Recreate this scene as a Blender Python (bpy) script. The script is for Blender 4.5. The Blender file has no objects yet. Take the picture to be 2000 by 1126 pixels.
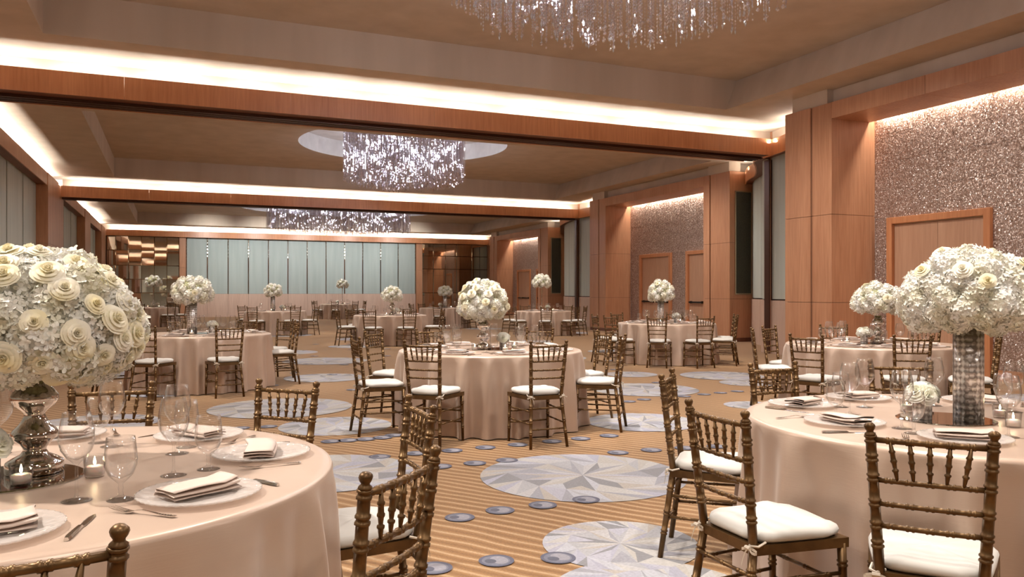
import bpy, math, random
from mathutils import Vector, Matrix
C = bpy.context.scene
COL = C.collection
PI = math.pi
random.seed(7)

# ------------------------------------------------------------------ camera, world, exposure, lights
cam_d = bpy.data.cameras.new('camera'); cam = bpy.data.objects.new('camera', cam_d); COL.objects.link(cam)
cam.location = (0, 0, 1.32); cam.rotation_euler = (PI/2, 0, -math.radians(23.2))
cam_d.sensor_width = 36; cam_d.lens = 27.9; cam_d.shift_y = 0.004; cam_d.clip_end = 200; cam_d.clip_start = .05
C.camera = cam
w = bpy.data.worlds.new('world'); C.world = w; w.use_nodes = True
w.node_tree.nodes['Background'].inputs[0].default_value = (1.0, .90, .82, 1)
w.node_tree.nodes['Background'].inputs[1].default_value = 0.3
C.view_settings.view_transform = 'Standard'; C.view_settings.look = 'None'
C.view_settings.exposure = 0.12; C.view_settings.gamma = 1; C.view_settings.use_curve_mapping = False
C.cycles.use_denoising = True
C.cycles.transparent_max_bounces = 28; C.cycles.max_bounces = 9; C.cycles.diffuse_bounces = 4
C.cycles.glossy_bounces = 4; C.cycles.transmission_bounces = 6
C.cycles.caustics_reflective = False; C.cycles.caustics_refractive = False
C.cycles.sample_clamp_indirect = 4; C.cycles.use_light_tree = True

COVE_E, SPOT_E, WASH_E, CHAND_E, SLOT_E = 13.0, 165.0, 84.0, 150.0, 14.0
WARM = (1, .915, .82); COVEC = (1, .93, .83); COOL = (.93, .93, 1.0)
def light(name, typ, loc, energy, color, **k):
    d = bpy.data.lights.new(name, typ); d.energy = energy; d.color = color
    rot = k.pop('rot', (0, 0, 0))
    for a, v in k.items(): setattr(d, a, v)
    o = bpy.data.objects.new(name, d); o.location = loc; o.rotation_euler = rot; COL.objects.link(o); return o
def cove(x0, y0, x1, y1, z, e=COVE_E):
    """a run of upward lamps lying in a cove channel"""
    L = math.hypot(x1-x0, y1-y0); n = max(1, round(L/1.25)); a = math.atan2(y1-y0, x1-x0)
    for i in range(n):
        t = (i+.5)/n
        light('cove_lamp', 'AREA', (x0+(x1-x0)*t, y0+(y1-y0)*t, z), e*L/n*random.uniform(.85, 1.15), COVEC,
              shape='RECTANGLE', size=L/n*.86, size_y=.05, rot=(PI, 0, -a))
def aim(src, dst):
    return (Vector(dst)-Vector(src)).to_track_quat('-Z', 'Y').to_euler()

# tables: key, x, y
T = {1: (-.40, 2.91), 2: (3.28, 2.52), 3: (2.97, 7.49), 4: (.39, 11.91), 5: (7.26, 6.63), 6: (8.70, 12.80),
     7: (5.16, 19.98), 8: (9.46, 28.6), 9: (10.78, 22.58), 10: (3.0, 25.9), 11: (7.76, 40.2), 12: (-.71, 34.0)}
TH = .745
for k, (x, y) in T.items():
    src = (x-1.9, y+.8, 4.75) if k == 1 else (x-1.0, y-.3, 4.78)
    e = SPOT_E * {1: 1.75, 2: 1.2, 3: 1.35}.get(k, 1.0)
    light('table_or_fill_spot', 'SPOT', src, e*4.0, WARM, spot_size=math.radians(50), spot_blend=.8, shadow_soft_size=.10,
          rot=aim(src, (x, y, .7)))
for p in ((1.2, 5.0), (5.6, 4.6), (5.5, 9.6), (8.2, 9.5), (2.0, 16.5), (8.5, 17.0), (11.5, 18.5), (1.0, 21.5), (4.5, 31.0), (11.5, 31.5),
          (13.0, 38.0), (2.0, 41.0), (-1.5, 8.5), (7.0, 25.0), (-1.5, -2.5), (2.6, -3.0), (6.8, -2.5), (.5, .3), (5.5, .6)):
    light('table_or_fill_spot', 'SPOT', (p[0], p[1], 4.78), WASH_E*4.0, WARM, spot_size=math.radians(168), spot_blend=.8, shadow_soft_size=.2)  # wide fill spots added to lift floor and walls, no visible fixtures
# added near-white fill spots that brighten the far panels, no visible fixtures
for i in range(5):
    x = 1.8+i*2.7
    src = (x, 42.0, 4.79)
    light('panel_fill', 'SPOT', src, 360, (.98, .98, .95), spot_size=math.radians(95), spot_blend=1, shadow_soft_size=.2, rot=aim(src, (x, 45.9, 2.9)))

# ------------------------------------------------------------------ materials
def nt(name):
    m = bpy.data.materials.new(name); m.use_nodes = True; n = m.node_tree
    return m, n, n.nodes['Principled BSDF']
def N(n, t, **k):
    o = n.nodes.new(t)
    for a, v in k.items():
        if a.startswith('i_'):
            o.inputs[a[2:].replace('_', ' ')].default_value = v
        else: setattr(o, a, v)
    return o
def coords(n, scale=(1, 1, 1), rot=(0, 0, 0), kind='POS'):
    mp = N(n, 'ShaderNodeMapping'); mp.inputs['Scale'].default_value = scale; mp.inputs['Rotation'].default_value = rot
    if kind == 'POS':
        g = N(n, 'ShaderNodeNewGeometry'); n.links.new(g.outputs['Position'], mp.inputs[0])
    else:
        g = N(n, 'ShaderNodeTexCoord'); n.links.new(g.outputs['Object'], mp.inputs[0])
    return mp.outputs[0]
def ramp(n, fac, stops):
    r = N(n, 'ShaderNodeValToRGB'); e = r.color_ramp.elements
    while len(e) < len(stops): e.new(.5)
    for i, (p, c) in enumerate(stops): e[i].position = p; e[i].color = (*c, 1)
    n.links.new(fac, r.inputs[0]); return r.outputs[0]
def bump(n, b, h, strength=.2, dist=.01):
    bp = N(n, 'ShaderNodeBump'); bp.inputs['Strength'].default_value = strength; bp.inputs['Distance'].default_value = dist
    n.links.new(h, bp.inputs['Height']); n.links.new(bp.outputs[0], b.inputs['Normal'])
def simple(name, col, rough=.5, metal=0, noise=0, nscale=20, **k):
    m, n, b = nt(name); b.inputs['Base Color'].default_value = (*col, 1); b.inputs['Roughness'].default_value = rough
    b.inputs['Metallic'].default_value = metal
    for a, v in k.items(): b.inputs[a.replace('_', ' ')].default_value = v
    if noise:
        t = N(n, 'ShaderNodeTexNoise'); t.inputs['Scale'].default_value = nscale; t.inputs['Detail'].default_value = 4
        n.links.new(coords(n, kind='OBJ'), t.inputs[0])
        lo = tuple(max(0, c*(1-noise)) for c in col); hi = tuple(min(1, c*(1+noise)) for c in col)
        n.links.new(ramp(n, t.outputs[0], [(.3, lo), (.7, hi)]), b.inputs['Base Color'])
    return m
def wood(name, c0, c1, rough=.42):
    m, n, b = nt(name); b.inputs['Roughness'].default_value = rough
    t = N(n, 'ShaderNodeTexNoise'); t.inputs['Scale'].default_value = 5; t.inputs['Detail'].default_value = 7; t.inputs['Distortion'].default_value = .3
    n.links.new(coords(n, (6, 6, .35)), t.inputs[0])
    t2 = N(n, 'ShaderNodeTexNoise'); t2.inputs['Scale'].default_value = 1.3; t2.inputs['Detail'].default_value = 2
    n.links.new(coords(n, (1.6, 1.6, .12)), t2.inputs[0])
    mx = N(n, 'ShaderNodeMath', operation='MULTIPLY_ADD'); mx.inputs[1].default_value = .55
    n.links.new(t.outputs[0], mx.inputs[0])
    m2 = N(n, 'ShaderNodeMath', operation='MULTIPLY'); m2.inputs[1].default_value = .45
    n.links.new(t2.outputs[0], m2.inputs[0]); n.links.new(m2.outputs[0], mx.inputs[2])
    n.links.new(ramp(n, mx.outputs[0], [(.33, c0), (.66, c1)]), b.inputs['Base Color'])
    bump(n, b, t.outputs[0], .06)
    return m
M = {}
M['wood'] = wood('oak_veneer', (.40, .185, .098), (.56, .295, .172))
M['wood_lit'] = wood('lit_oak_veneer', (.52, .36, .285), (.66, .49, .40))  # veneer colour lightened to imitate light falling on the lower walls
M['wood_red'] = wood('stained_veneer', (.47, .19, .085), (.64, .30, .145), .35)
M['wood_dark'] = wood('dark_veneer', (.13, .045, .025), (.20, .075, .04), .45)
M['door_wood'] = wood('door_veneer', (.44, .25, .16), (.56, .34, .225), .4)
M['seam'] = simple('shadow_gap', (.05, .022, .014), .8)
M['brown'] = simple('brown_metal_track', (.075, .032, .02), .35, .4)
def plaster():
    m, n, b = nt('ceiling_plaster'); b.inputs['Roughness'].default_value = .7
    t = N(n, 'ShaderNodeTexNoise'); t.inputs['Scale'].default_value = 1.0; t.inputs['Detail'].default_value = 3
    n.links.new(coords(n, (2.2, 2.2, .3)), t.inputs[0])
    n.links.new(ramp(n, t.outputs[0], [(.3, (.53, .43, .335)), (.7, (.62, .51, .41))]), b.inputs['Base Color'])
    return m
M['plaster'] = plaster()
M['recess'] = simple('pale_recess_plaster', (.72, .70, .68), .6, 0, .08, 3)
def panel(name, a, c):
    m, n, b = nt(name); b.inputs['Roughness'].default_value = .55
    t = N(n, 'ShaderNodeTexNoise'); t.inputs['Scale'].default_value = 2; t.inputs['Detail'].default_value = 4
    n.links.new(coords(n, (3, 3, .2)), t.inputs[0])
    n.links.new(ramp(n, t.outputs[0], [(.3, a), (.7, c)]), b.inputs['Base Color'])
    t3 = N(n, 'ShaderNodeTexNoise'); t3.inputs['Scale'].default_value = 160
    n.links.new(coords(n, (1, 1, .2)), t3.inputs[0]); bump(n, b, t3.outputs[0], .15, .003)
    return m
M['bluepanel'] = panel('blue_grey_fabric', (.36, .425, .41), (.42, .485, .465))
M['slat'] = panel('grey_green_slats', (.46, .51, .48), (.55, .60, .56))
M['grille'] = simple('olive_grille_cloth', (.045, .043, .028), .8, 0, .3, 60)
M['brass'] = simple('pale_brass', (.62, .48, .33), .3, 1)
M['strip'] = simple('polished_strip', (.75, .68, .60), .12, 1)
M['mirror'] = simple('bronzed_mirror', (.86, .80, .70), .03, 1)
M['mirror_dark'] = simple('tinted_mirror', (.55, .50, .42), .03, 1)
def glitter():
    m, n, b = nt('glitter_tile'); b.inputs['Metallic'].default_value = .4; b.inputs['Roughness'].default_value = .36
    v = N(n, 'ShaderNodeTexVoronoi'); v.inputs['Scale'].default_value = 72
    n.links.new(coords(n), v.inputs[0])
    sep = N(n, 'ShaderNodeSeparateColor'); n.links.new(v.outputs['Color'], sep.inputs[0])
    n.links.new(ramp(n, sep.outputs[0], [(0, (.25, .165, .13)), (.55, (.37, .27, .225)), (.85, (.50, .40, .36)), (1, (.95, .9, .88))]), b.inputs['Base Color'])
    # each flake lies at its own small tilt
    s = N(n, 'ShaderNodeVectorMath', operation='SUBTRACT'); s.inputs[1].default_value = (.5, .5, .5)
    n.links.new(v.outputs['Color'], s.inputs[0])
    sc = N(n, 'ShaderNodeVectorMath', operation='SCALE'); sc.inputs['Scale'].default_value = .55
    n.links.new(s.outputs[0], sc.inputs[0])
    g = N(n, 'ShaderNodeNewGeometry'); ad = N(n, 'ShaderNodeVectorMath', operation='ADD')
    n.links.new(g.outputs['Normal'], ad.inputs[0]); n.links.new(sc.outputs[0], ad.inputs[1])
    no = N(n, 'ShaderNodeVectorMath', operation='NORMALIZE'); n.links.new(ad.outputs[0], no.inputs[0])
    n.links.new(no.outputs[0], b.inputs['Normal'])
    return m
M['glitter'] = glitter()
def carpet():
    m, n, b = nt('rippled_carpet'); b.inputs['Roughness'].default_value = .9
    b.inputs['Sheen Weight'].default_value = .35; b.inputs['Sheen Roughness'].default_value = .4
    b.inputs['Sheen Tint'].default_value = (.95, .88, .80, 1)
    wv = N(n, 'ShaderNodeTexWave'); wv.wave_type = 'BANDS'; wv.bands_direction = 'X'
    wv.inputs['Scale'].default_value = 3.6; wv.inputs['Distortion'].default_value = 5.5; wv.inputs['Detail'].default_value = 2
    wv.inputs['Detail Scale'].default_value = .28
    n.links.new(coords(n, rot=(0, 0, -math.radians(35.5))), wv.inputs[0])
    c1 = ramp(n, wv.outputs[1], [(0, (.235, .115, .040)), (.45, (.295, .155, .058)), (.82, (.325, .175, .070)), (.94, (.48, .32, .18)), (1, (.43, .275, .145))])
    t = N(n, 'ShaderNodeTexNoise'); t.inputs['Scale'].default_value = 90; t.inputs['Detail'].default_value = 3
    n.links.new(coords(n), t.inputs[0])
    t2 = ramp(n, t.outputs[0], [(.25, (.78, .78, .78)), (.75, (1.18, 1.18, 1.18))])
    mu = N(n, 'ShaderNodeMix'); mu.data_type = 'RGBA'; mu.blend_type = 'MULTIPLY'; mu.inputs[0].default_value = 1
    n.links.new(c1, mu.inputs[6]); n.links.new(t2, mu.inputs[7]); n.links.new(mu.outputs[2], b.inputs['Base Color'])
    bump(n, b, t.outputs[0], .3, .004)
    return m
M['carpet'] = carpet()
def attr_mat(name, rough=.85):
    m, n, b = nt(name); b.inputs['Roughness'].default_value = rough
    b.inputs['Sheen Weight'].default_value = .3; b.inputs['Sheen Tint'].default_value = (.9, .9, .95, 1)
    a = N(n, 'ShaderNodeAttribute'); a.attribute_name = 'col'
    t = N(n, 'ShaderNodeTexNoise'); t.inputs['Scale'].default_value = 70
    n.links.new(coords(n), t.inputs[0]); t2 = ramp(n, t.outputs[0], [(.25, (.82, .82, .82)), (.75, (1.12, 1.12, 1.12))])
    mu = N(n, 'ShaderNodeMix'); mu.data_type = 'RGBA'; mu.blend_type = 'MULTIPLY'; mu.inputs[0].default_value = 1
    n.links.new(a.outputs[0], mu.inputs[6]); n.links.new(t2, mu.inputs[7]); n.links.new(mu.outputs[2], b.inputs['Base Color'])
    return m
M['inlay'] = attr_mat('carpet_inlay')
def cloth():
    m, n, b = nt('champagne_satin'); b.inputs['Roughness'].default_value = .37; b.inputs['Metallic'].default_value = .18
    b.inputs['Sheen Weight'].default_value = .4; b.inputs['Sheen Roughness'].default_value = .35; b.inputs['Sheen Tint'].default_value = (1, .9, .82, 1)
    b.inputs['Specular IOR Level'].default_value = .62
    t = N(n, 'ShaderNodeTexNoise'); t.inputs['Scale'].default_value = 3; t.inputs['Detail'].default_value = 3
    n.links.new(coords(n, kind='OBJ'), t.inputs[0])
    n.links.new(ramp(n, t.outputs[0], [(.3, (.51, .375, .295)), (.7, (.57, .43, .34))]), b.inputs['Base Color'])
    t3 = N(n, 'ShaderNodeTexNoise'); t3.inputs['Scale'].default_value = 14; t3.inputs['Detail'].default_value = 6
    n.links.new(coords(n, (1, 1, 14), kind='OBJ'), t3.inputs[0]); bump(n, b, t3.outputs[0], .05, .01)
    return m
M['cloth'] = cloth()
M['napkin'] = simple('champagne_napkin', (.62, .50, .435), .5, 0, .04, 8)
def gold():
    m, n, b = nt('aged_gold_lacquer'); b.inputs['Metallic'].default_value = .62; b.inputs['Roughness'].default_value = .38
    t = N(n, 'ShaderNodeTexNoise'); t.inputs['Scale'].default_value = 14; t.inputs['Detail'].default_value = 4
    n.links.new(coords(n, kind='OBJ'), t.inputs[0])
    n.links.new(ramp(n, t.outputs[0], [(.3, (.098, .052, .020)), (.7, (.18, .102, .040))]), b.inputs['Base Color'])
    return m
M['gold'] = gold()
M['cushion'] = simple('ivory_cushion', (.60, .58, .545), .6, 0, .03, 9, Sheen_Weight=.2)
M['ribbon'] = simple('ivory_ribbon', (.68, .60, .50), .55)
M['silver'] = simple('polished_silver', (.72, .69, .66), .16, 1)
def mercury():
    m, n, b = nt('mercury_glass'); b.inputs['Metallic'].default_value = 1; b.inputs['Roughness'].default_value = .09
    t = N(n, 'ShaderNodeTexNoise'); t.inputs['Scale'].default_value = 22; t.inputs['Detail'].default_value = 5
    n.links.new(coords(n, kind='OBJ'), t.inputs[0])
    n.links.new(ramp(n, t.outputs[0], [(.32, (.36, .31, .26)), (.6, (.68, .63, .58))]), b.inputs['Base Color'])
    bump(n, b, t.outputs[0], .12, .004)
    return m
M['mercury'] = mercury()
def pierced():
    m, n, b = nt('patterned_silver'); b.inputs['Metallic'].default_value = .6; b.inputs['Roughness'].default_value = .28
    v = N(n, 'ShaderNodeTexVoronoi'); v.distance = 'MANHATTAN'; v.inputs['Scale'].default_value = 46; v.inputs['Randomness'].default_value = .35
    n.links.new(coords(n, (1, 1, .8), kind='OBJ'), v.inputs[0])
    n.links.new(ramp(n, v.outputs[0], [(.2, (.95, .93, .92)), (.55, (.74, .70, .68)), (.8, (.34, .30, .28))]), b.inputs['Base Color'])
    bump(n, b, v.outputs[0], .5, .006)
    return m
M['pierced'] = pierced()
def petal(name, a, c, deep):
    m, n, b = nt(name); b.inputs['Roughness'].default_value = .6
    b.inputs['Subsurface Weight'].default_value = 0
    t = N(n, 'ShaderNodeTexNoise'); t.inputs['Scale'].default_value = 11; t.inputs['Detail'].default_value = 2
    n.links.new(coords(n), t.inputs[0])
    n.links.new(ramp(n, t.outputs[0], [(.34, deep), (.5, a), (.66, c)]), b.inputs['Base Color'])
    tr = N(n, 'ShaderNodeBsdfTranslucent'); tr.inputs[0].default_value = (*a, 1)
    mx = N(n, 'ShaderNodeMixShader'); mx.inputs[0].default_value = .22
    n.links.new(b.outputs[0], mx.inputs[1]); n.links.new(tr.outputs[0], mx.inputs[2])
    n.links.new(mx.outputs[0], n.nodes['Material Output'].inputs[0])
    return m
M['rose'] = petal('cream_rose_petal', (.90, .85, .67), (.92, .89, .80), (.86, .78, .50))
M['hydr'] = petal('white_hydrangea_petal', (.82, .80, .72), (.87, .865, .85), (.70, .665, .50))
M['leafcore'] = simple('stem_foliage', (.30, .30, .16), .8, 0, .4, 30)
M['whiterose'] = petal('white_rose_petal', (.88, .87, .80), (.92, .92, .88), (.84, .84, .68))
def glass(name, tint=(.97, .975, .97), ior=1.5, base=.035, rough=.01, edge=.78):
    m = bpy.data.materials.new(name); m.use_nodes = True; n = m.node_tree; n.nodes.remove(n.nodes['Principled BSDF'])
    tr = N(n, 'ShaderNodeBsdfTransparent'); tr.inputs[0].default_value = (*tint, 1)
    gl = N(n, 'ShaderNodeBsdfGlossy'); gl.inputs['Roughness'].default_value = rough; gl.inputs[0].default_value = (1, 1, 1, 1)
    fr = N(n, 'ShaderNodeLayerWeight'); fr.inputs['Blend'].default_value = .5
    pw = N(n, 'ShaderNodeMath', operation='POWER'); pw.inputs[1].default_value = 2.6; n.links.new(fr.outputs['Facing'], pw.inputs[0])
    ad = N(n, 'ShaderNodeMath', operation='MULTIPLY_ADD'); ad.inputs[1].default_value = .58; ad.inputs[2].default_value = base; ad.use_clamp = True
    n.links.new(pw.outputs[0], ad.inputs[0])
    rp = ramp(n, fr.outputs['Facing'], [(.35, tint), (.97, tuple(c*edge for c in tint))]); n.links.new(rp, tr.inputs[0])
    mx = N(n, 'ShaderNodeMixShader'); n.links.new(ad.outputs[0], mx.inputs[0]); n.links.new(tr.outputs[0], mx.inputs[1]); n.links.new(gl.outputs[0], mx.inputs[2])
    n.links.new(mx.outputs[0], n.nodes['Material Output'].inputs[0]); return m
M['glass'] = glass('clear_glass', (.985, .985, .985), 1.55, .045)
M['crystal'] = glass('cut_crystal', (.90, .90, .97), 1.7, .36, .07, .5)
def plate_mat():
    m = glass('embossed_plate_glass', (.93, .90, .88), 1.5, .06, .08); n = m.node_tree
    mx = [x for x in n.nodes if x.type == 'MIX_SHADER'][0]
    df = N(n, 'ShaderNodeBsdfDiffuse'); df.inputs[0].default_value = (.86, .80, .76, 1)
    v = N(n, 'ShaderNodeTexVoronoi'); v.inputs['Scale'].default_value = 40; n.links.new(coords(n, kind='OBJ'), v.inputs[0])
    bp = N(n, 'ShaderNodeBump'); bp.inputs['Strength'].default_value = .8; bp.inputs['Distance'].default_value = .005
    n.links.new(v.outputs[0], bp.inputs['Height']); n.links.new(bp.outputs[0], df.inputs['Normal'])
    for x in n.nodes:
        if x.type == 'BSDF_GLOSSY': n.links.new(bp.outputs[0], x.inputs['Normal'])
    m2 = N(n, 'ShaderNodeMixShader'); m2.inputs[0].default_value = .30
    n.links.new(mx.outputs[0], m2.inputs[1]); n.links.new(df.outputs[0], m2.inputs[2]); n.links.new(m2.outputs[0], n.nodes['Material Output'].inputs[0])
    return m
M['plate'] = plate_mat()
M['wax'] = simple('white_wax', (.85, .82, .76), .5, 0, 0, 1, Subsurface_Weight=.3)
def emis(name, col, s):
    m, n, b = nt(name); b.inputs['Base Color'].default_value = (*col, 1)
    b.inputs['Emission Color'].default_value = (*col, 1); b.inputs['Emission Strength'].default_value = s; return m
M['flame'] = emis('candle_flame', (1, .78, .45), 40)
M['bulb'] = emis('halogen_bulb', (.95, .95, 1), 30)
M['mirror_disc'] = simple('mirror_base', (.55, .53, .50), .04, 1)
M['black'] = simple('black_bar', (.02, .018, .016), .35, .5)

# ------------------------------------------------------------------ mesh helpers
class MB:
    def __init__(s): s.v = []; s.f = []; s.c = []
    def add(s, vs, fs, col=None):
        o = len(s.v); s.v += [tuple(p) for p in vs]; s.f += [tuple(i+o for i in f) for f in fs]
        if col is not None: s.c += [col]*len(fs)
    def box(s, x0, x1, y0, y1, z0, z1):
        s.add([(x0,y0,z0),(x1,y0,z0),(x1,y1,z0),(x0,y1,z0),(x0,y0,z1),(x1,y0,z1),(x1,y1,z1),(x0,y1,z1)],
              [(0,3,2,1),(4,5,6,7),(0,1,5,4),(1,2,6,5),(2,3,7,6),(3,0,4,7)])
    def tube(s, pts, rad, n=8, cap=True):
        pts = [Vector(p) for p in pts]; vs = []; fs = []; m = len(pts)
        up = Vector((0, 0, 1)) if abs((pts[-1]-pts[0]).normalized().z) < .9 else Vector((1, 0, 0))
        for i, p in enumerate(pts):
            d = (pts[min(i+1, m-1)]-pts[max(i-1, 0)])
            if d.length < 1e-9: d = pts[-1]-pts[0]
            d.normalize(); a = d.cross(up).normalized(); b = d.cross(a)
            r = rad[i] if isinstance(rad, (list, tuple)) else rad
            for k in range(n):
                t = 2*PI*k/n; vs.append(p+a*math.cos(t)*r+b*math.sin(t)*r)
        for i in range(m-1):
            for k in range(n):
                k2 = (k+1) % n; fs.append((i*n+k, (i+1)*n+k, (i+1)*n+k2, i*n+k2))
        if cap: fs.append(tuple(range(n))); fs.append(tuple(reversed(range((m-1)*n, m*n))))
        s.add(vs, fs)
    def lathe(s, prof, n=24, c=(0, 0, 0), wob=None):
        vs = []; fs = []; m = len(prof)
        for (r, z) in prof:
            for k in range(n):
                t = 2*PI*k/n; rr = r*(wob(t, r, z) if wob else 1); vs.append((c[0]+rr*math.cos(t), c[1]+rr*math.sin(t), c[2]+z))
        for i in range(m-1):
            for k in range(n):
                k2 = (k+1) % n; fs.append((i*n+k, i*n+k2, (i+1)*n+k2, (i+1)*n+k))
        if prof[0][0] > 1e-6: pass
        s.add(vs, fs)
        if prof[0][0] > 1e-4: s.add(vs[:n], [tuple(reversed(range(n)))])
        if prof[-1][0] > 1e-4 and not (wob == 'open'): s.add(vs[-n:], [tuple(range(n))])
    def build(s, name, mat, parent=None, smooth=False, loc=None, bev=0):
        me = bpy.data.meshes.new(name); me.from_pydata(s.v, [], s.f); me.materials.append(mat)
        if s.c:
            ca = me.color_attributes.new('col', 'FLOAT_COLOR', 'CORNER'); k = 0
            for p, col in zip(me.polygons, s.c):
                for _ in p.loop_indices: ca.data[k].color = (*col, 1); k += 1
        if smooth: me.shade_smooth()
        o = bpy.data.objects.new(name, me); COL.objects.link(o)
        if parent: o.parent = parent
        if loc is not None: o.location = loc
        if bev:
            b = o.modifiers.new('bevel', 'BEVEL'); b.width = bev; b.segments = 2; b.limit_method = 'ANGLE'
        return o
def inst(src, parent=None, loc=(0, 0, 0), rot=(0, 0, 0), scale=None, name=None):
    o = src.copy(); COL.objects.link(o); o.parent = parent; o.location = loc; o.rotation_euler = rot
    if scale is not None: o.scale = (scale,)*3 if isinstance(scale, (int, float)) else scale
    for k in list(o.keys()): del o[k]
    return o
def thing(name, label, cat, loc=(0, 0, 0), rz=0, group=None, kind=None):
    o = bpy.data.objects.new(name, None); COL.objects.link(o); o.location = loc; o.rotation_euler = (0, 0, rz); o.empty_display_size = .1
    o['label'] = label; o['category'] = cat
    if group: o['group'] = group
    if kind: o['kind'] = kind
    return o
def tag(o, label, cat, group=None, kind=None):
    o['label'] = label; o['category'] = cat
    if group: o['group'] = group
    if kind: o['kind'] = kind
    return o
KIDS = {}
def dup(root, loc, rz, label, group=None, cat=None):
    r = root.copy(); COL.objects.link(r); r.location = loc; r.rotation_euler = (0, 0, rz); r['label'] = label
    if group: r['group'] = group
    if root.name not in KIDS:
        KIDS[root.name] = [(ch, list(ch.children)) for ch in root.children]
    for ch, gg in KIDS[root.name]:
        c = ch.copy(); COL.objects.link(c); c.parent = r
        for g in gg:
            d = g.copy(); COL.objects.link(d); d.parent = c
    return r
def box(name, mat, parent, *b, bev=0):
    m = MB(); m.box(*b); return m.build(name, mat, parent, bev=bev)

# ------------------------------------------------------------------ room levels
ZC, ZT, ZR = 4.82, 5.40, 5.88          # lower soffit, coffer top, chandelier recess
ZV0, ZV1 = 4.23, 4.57                  # valance
ZB = 1.15; ZM = 2.66                   # seams in the veneer
B1, B2, BK = 13.3, 27.55, 45.6         # beam faces
floor = thing('floor', 'rippled orange carpet with pale faceted medallions and small oval dots', 'carpet', kind='structure')
m = MB(); m.add([(-5, -8, 0), (20, -8, 0), (20, 47, 0), (-5, 47, 0)], [(0, 1, 2, 3)]); m.build('carpet', M['carpet'], floor)

# ceiling
ceil = thing('ceiling', 'beige plaster ceiling stepped up into three deep coffers', 'ceiling', kind='structure')
def rect(mb, x0, x1, y0, y1, z):
    if x1-x0 > 1e-4 and y1-y0 > 1e-4: mb.add([(x0,y0,z),(x0,y1,z),(x1,y1,z),(x1,y0,z)], [(0,1,2,3)])
def holed(mb, x0, x1, y0, y1, z, cx, cy, rx, ry, n=72):
    vs = []; fs = []
    for k in range(n):
        t = 2*PI*k/n; c, s = math.cos(t), math.sin(t)
        vs.append((cx+rx*c, cy+ry*s, z))
        q = min(((x1-cx)/c if c > 0 else (x0-cx)/c) if abs(c) > 1e-6 else 1e9, ((y1-cy)/s if s > 0 else (y0-cy)/s) if abs(s) > 1e-6 else 1e9)
        vs.append((cx+q*c, cy+q*s, z))
    for k in range(n):
        a, b = 2*k, 2*((k+1) % n); fs.append((a, a+1, b+1, b))
    mb.add(vs, fs)
    for (px, py) in ((x0,y0),(x1,y0),(x0,y1),(x1,y1)):      # corner fill
        t = math.atan2(py-cy, px-cx) % (2*PI); k = int(t/(2*PI)*n) % n; k2 = (k+1) % n
        mb.add([vs[2*k+1], (px, py, z), vs[2*k2+1]], [(0,1,2)])
BAYS = [  # y range, coffer x0,x1,y0,y1, chandelier cx,cy,rx,ry hole
    (-8, B1+.4, -1.6, 9.75, 1.2, 12.35, 4.05, 6.7, 2.85, 2.85),
    (B1+.5, B2+.4, -1.6, 13.2, 17.3, 26.8, 5.93, 21.4, 2.85, 2.85),
    (B2+.5, 47, -1.6, 16.35, 34.3, 44.4, 7.7, 39.6, 4.7, 2.9)]
for (ya, yb, x0, x1, y0, y1, cx, cy, rx, ry) in BAYS:
    m = MB(); rect(m, -5, x0, ya, yb, ZC); rect(m, x1, 20, ya, yb, ZC); rect(m, x0, x1, ya, y0, ZC); rect(m, x0, x1, y1, yb, ZC)
    m.build('soffit', M['plaster'], ceil)
    s = .25; m = MB()
    a = [(x0,y0),(x1,y0),(x1,y1),(x0,y1)]; b = [(x0,y0),(x1+s,y0),(x1+s,y1),(x0,y1)]
    m.add([(*p, ZC) for p in a]+[(*p, ZT) for p in b], [(0,1,5,4),(1,2,6,5),(2,3,7,6),(3,0,4,7)])
    m.build('coffer_side', M['plaster'], ceil)
    m = MB(); holed(m, x0, x1+s, y0, y1, ZT, cx, cy, rx, ry); m.build('coffer_top', M['plaster'], ceil)
    m = MB(); n = 96; vs = []
    for z in (ZT, ZR): vs += [(cx+rx*math.cos(2*PI*k/n), cy+ry*math.sin(2*PI*k/n), z) for k in range(n)]
    m.add(vs, [(k, (k+1) % n, n+(k+1) % n, n+k) for k in range(n)]+[tuple(range(n, 2*n))]); m.build('chandelier_recess', M['recess'], ceil)

# beams (movable-wall headers)
def beam(y0, xe, lab, nm):
    t = thing(nm, lab, 'beam', kind='structure')
    x = -3.1; k = 0
    while x < xe-.1:
        x2 = min(xe, x+2.44)
        box('fascia_board', M['wood_red'], t, x+.002, x2-.002, y0, y0+.03, ZV0, ZV1)
        box('fascia_board', M['wood_red'], t, x+.002, x2-.002, y0+.87, y0+.90, ZV0, ZV1); x = x2
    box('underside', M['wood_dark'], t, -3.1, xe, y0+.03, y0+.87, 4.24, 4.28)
    m = MB()
    for (a, b) in ((.30, .34), (.40, .44), (.48, .52), (.58, .62)): m.box(-3.1, xe, y0+a, y0+b, 4.19, 4.24)
    m.build('partition_track', M['brown'], t)
    box('cove_divider', M['plaster'], t, -3.1, xe+1.2, y0+.40, y0+.50, 4.28, ZC)
    cove(-3.0, y0+.22, xe-.05, y0+.22, 4.48); cove(-3.0, y0+.68, xe-.05, y0+.68, 4.48, COVE_E*1.1)
    # guide post at the wall
    p = thing('trim_%d' % (2 if y0 < 20 else 3), 'dark brown vertical partition guide post %s' % ('beneath the first beam' if y0 < 20 else 'beneath the second beam'), 'post', (xe+(.22 if y0 < 20 else .07), y0+.35, 0), kind='structure')
    for i, dx in enumerate((0, .035, .07)): box('post_strip', M['brown'] if i != 1 else M['wood'], p, dx, dx+.03, -.03+.02*(i == 1), .12, 0, 4.2)
    box('jamb_panel', M['wood'], p, .10, .50, .0, .06, 0, ZC)
beam(B1, 11.68, 'long veneered header beam crossing the room above the central turned-vase table', 'trim_1')
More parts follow.
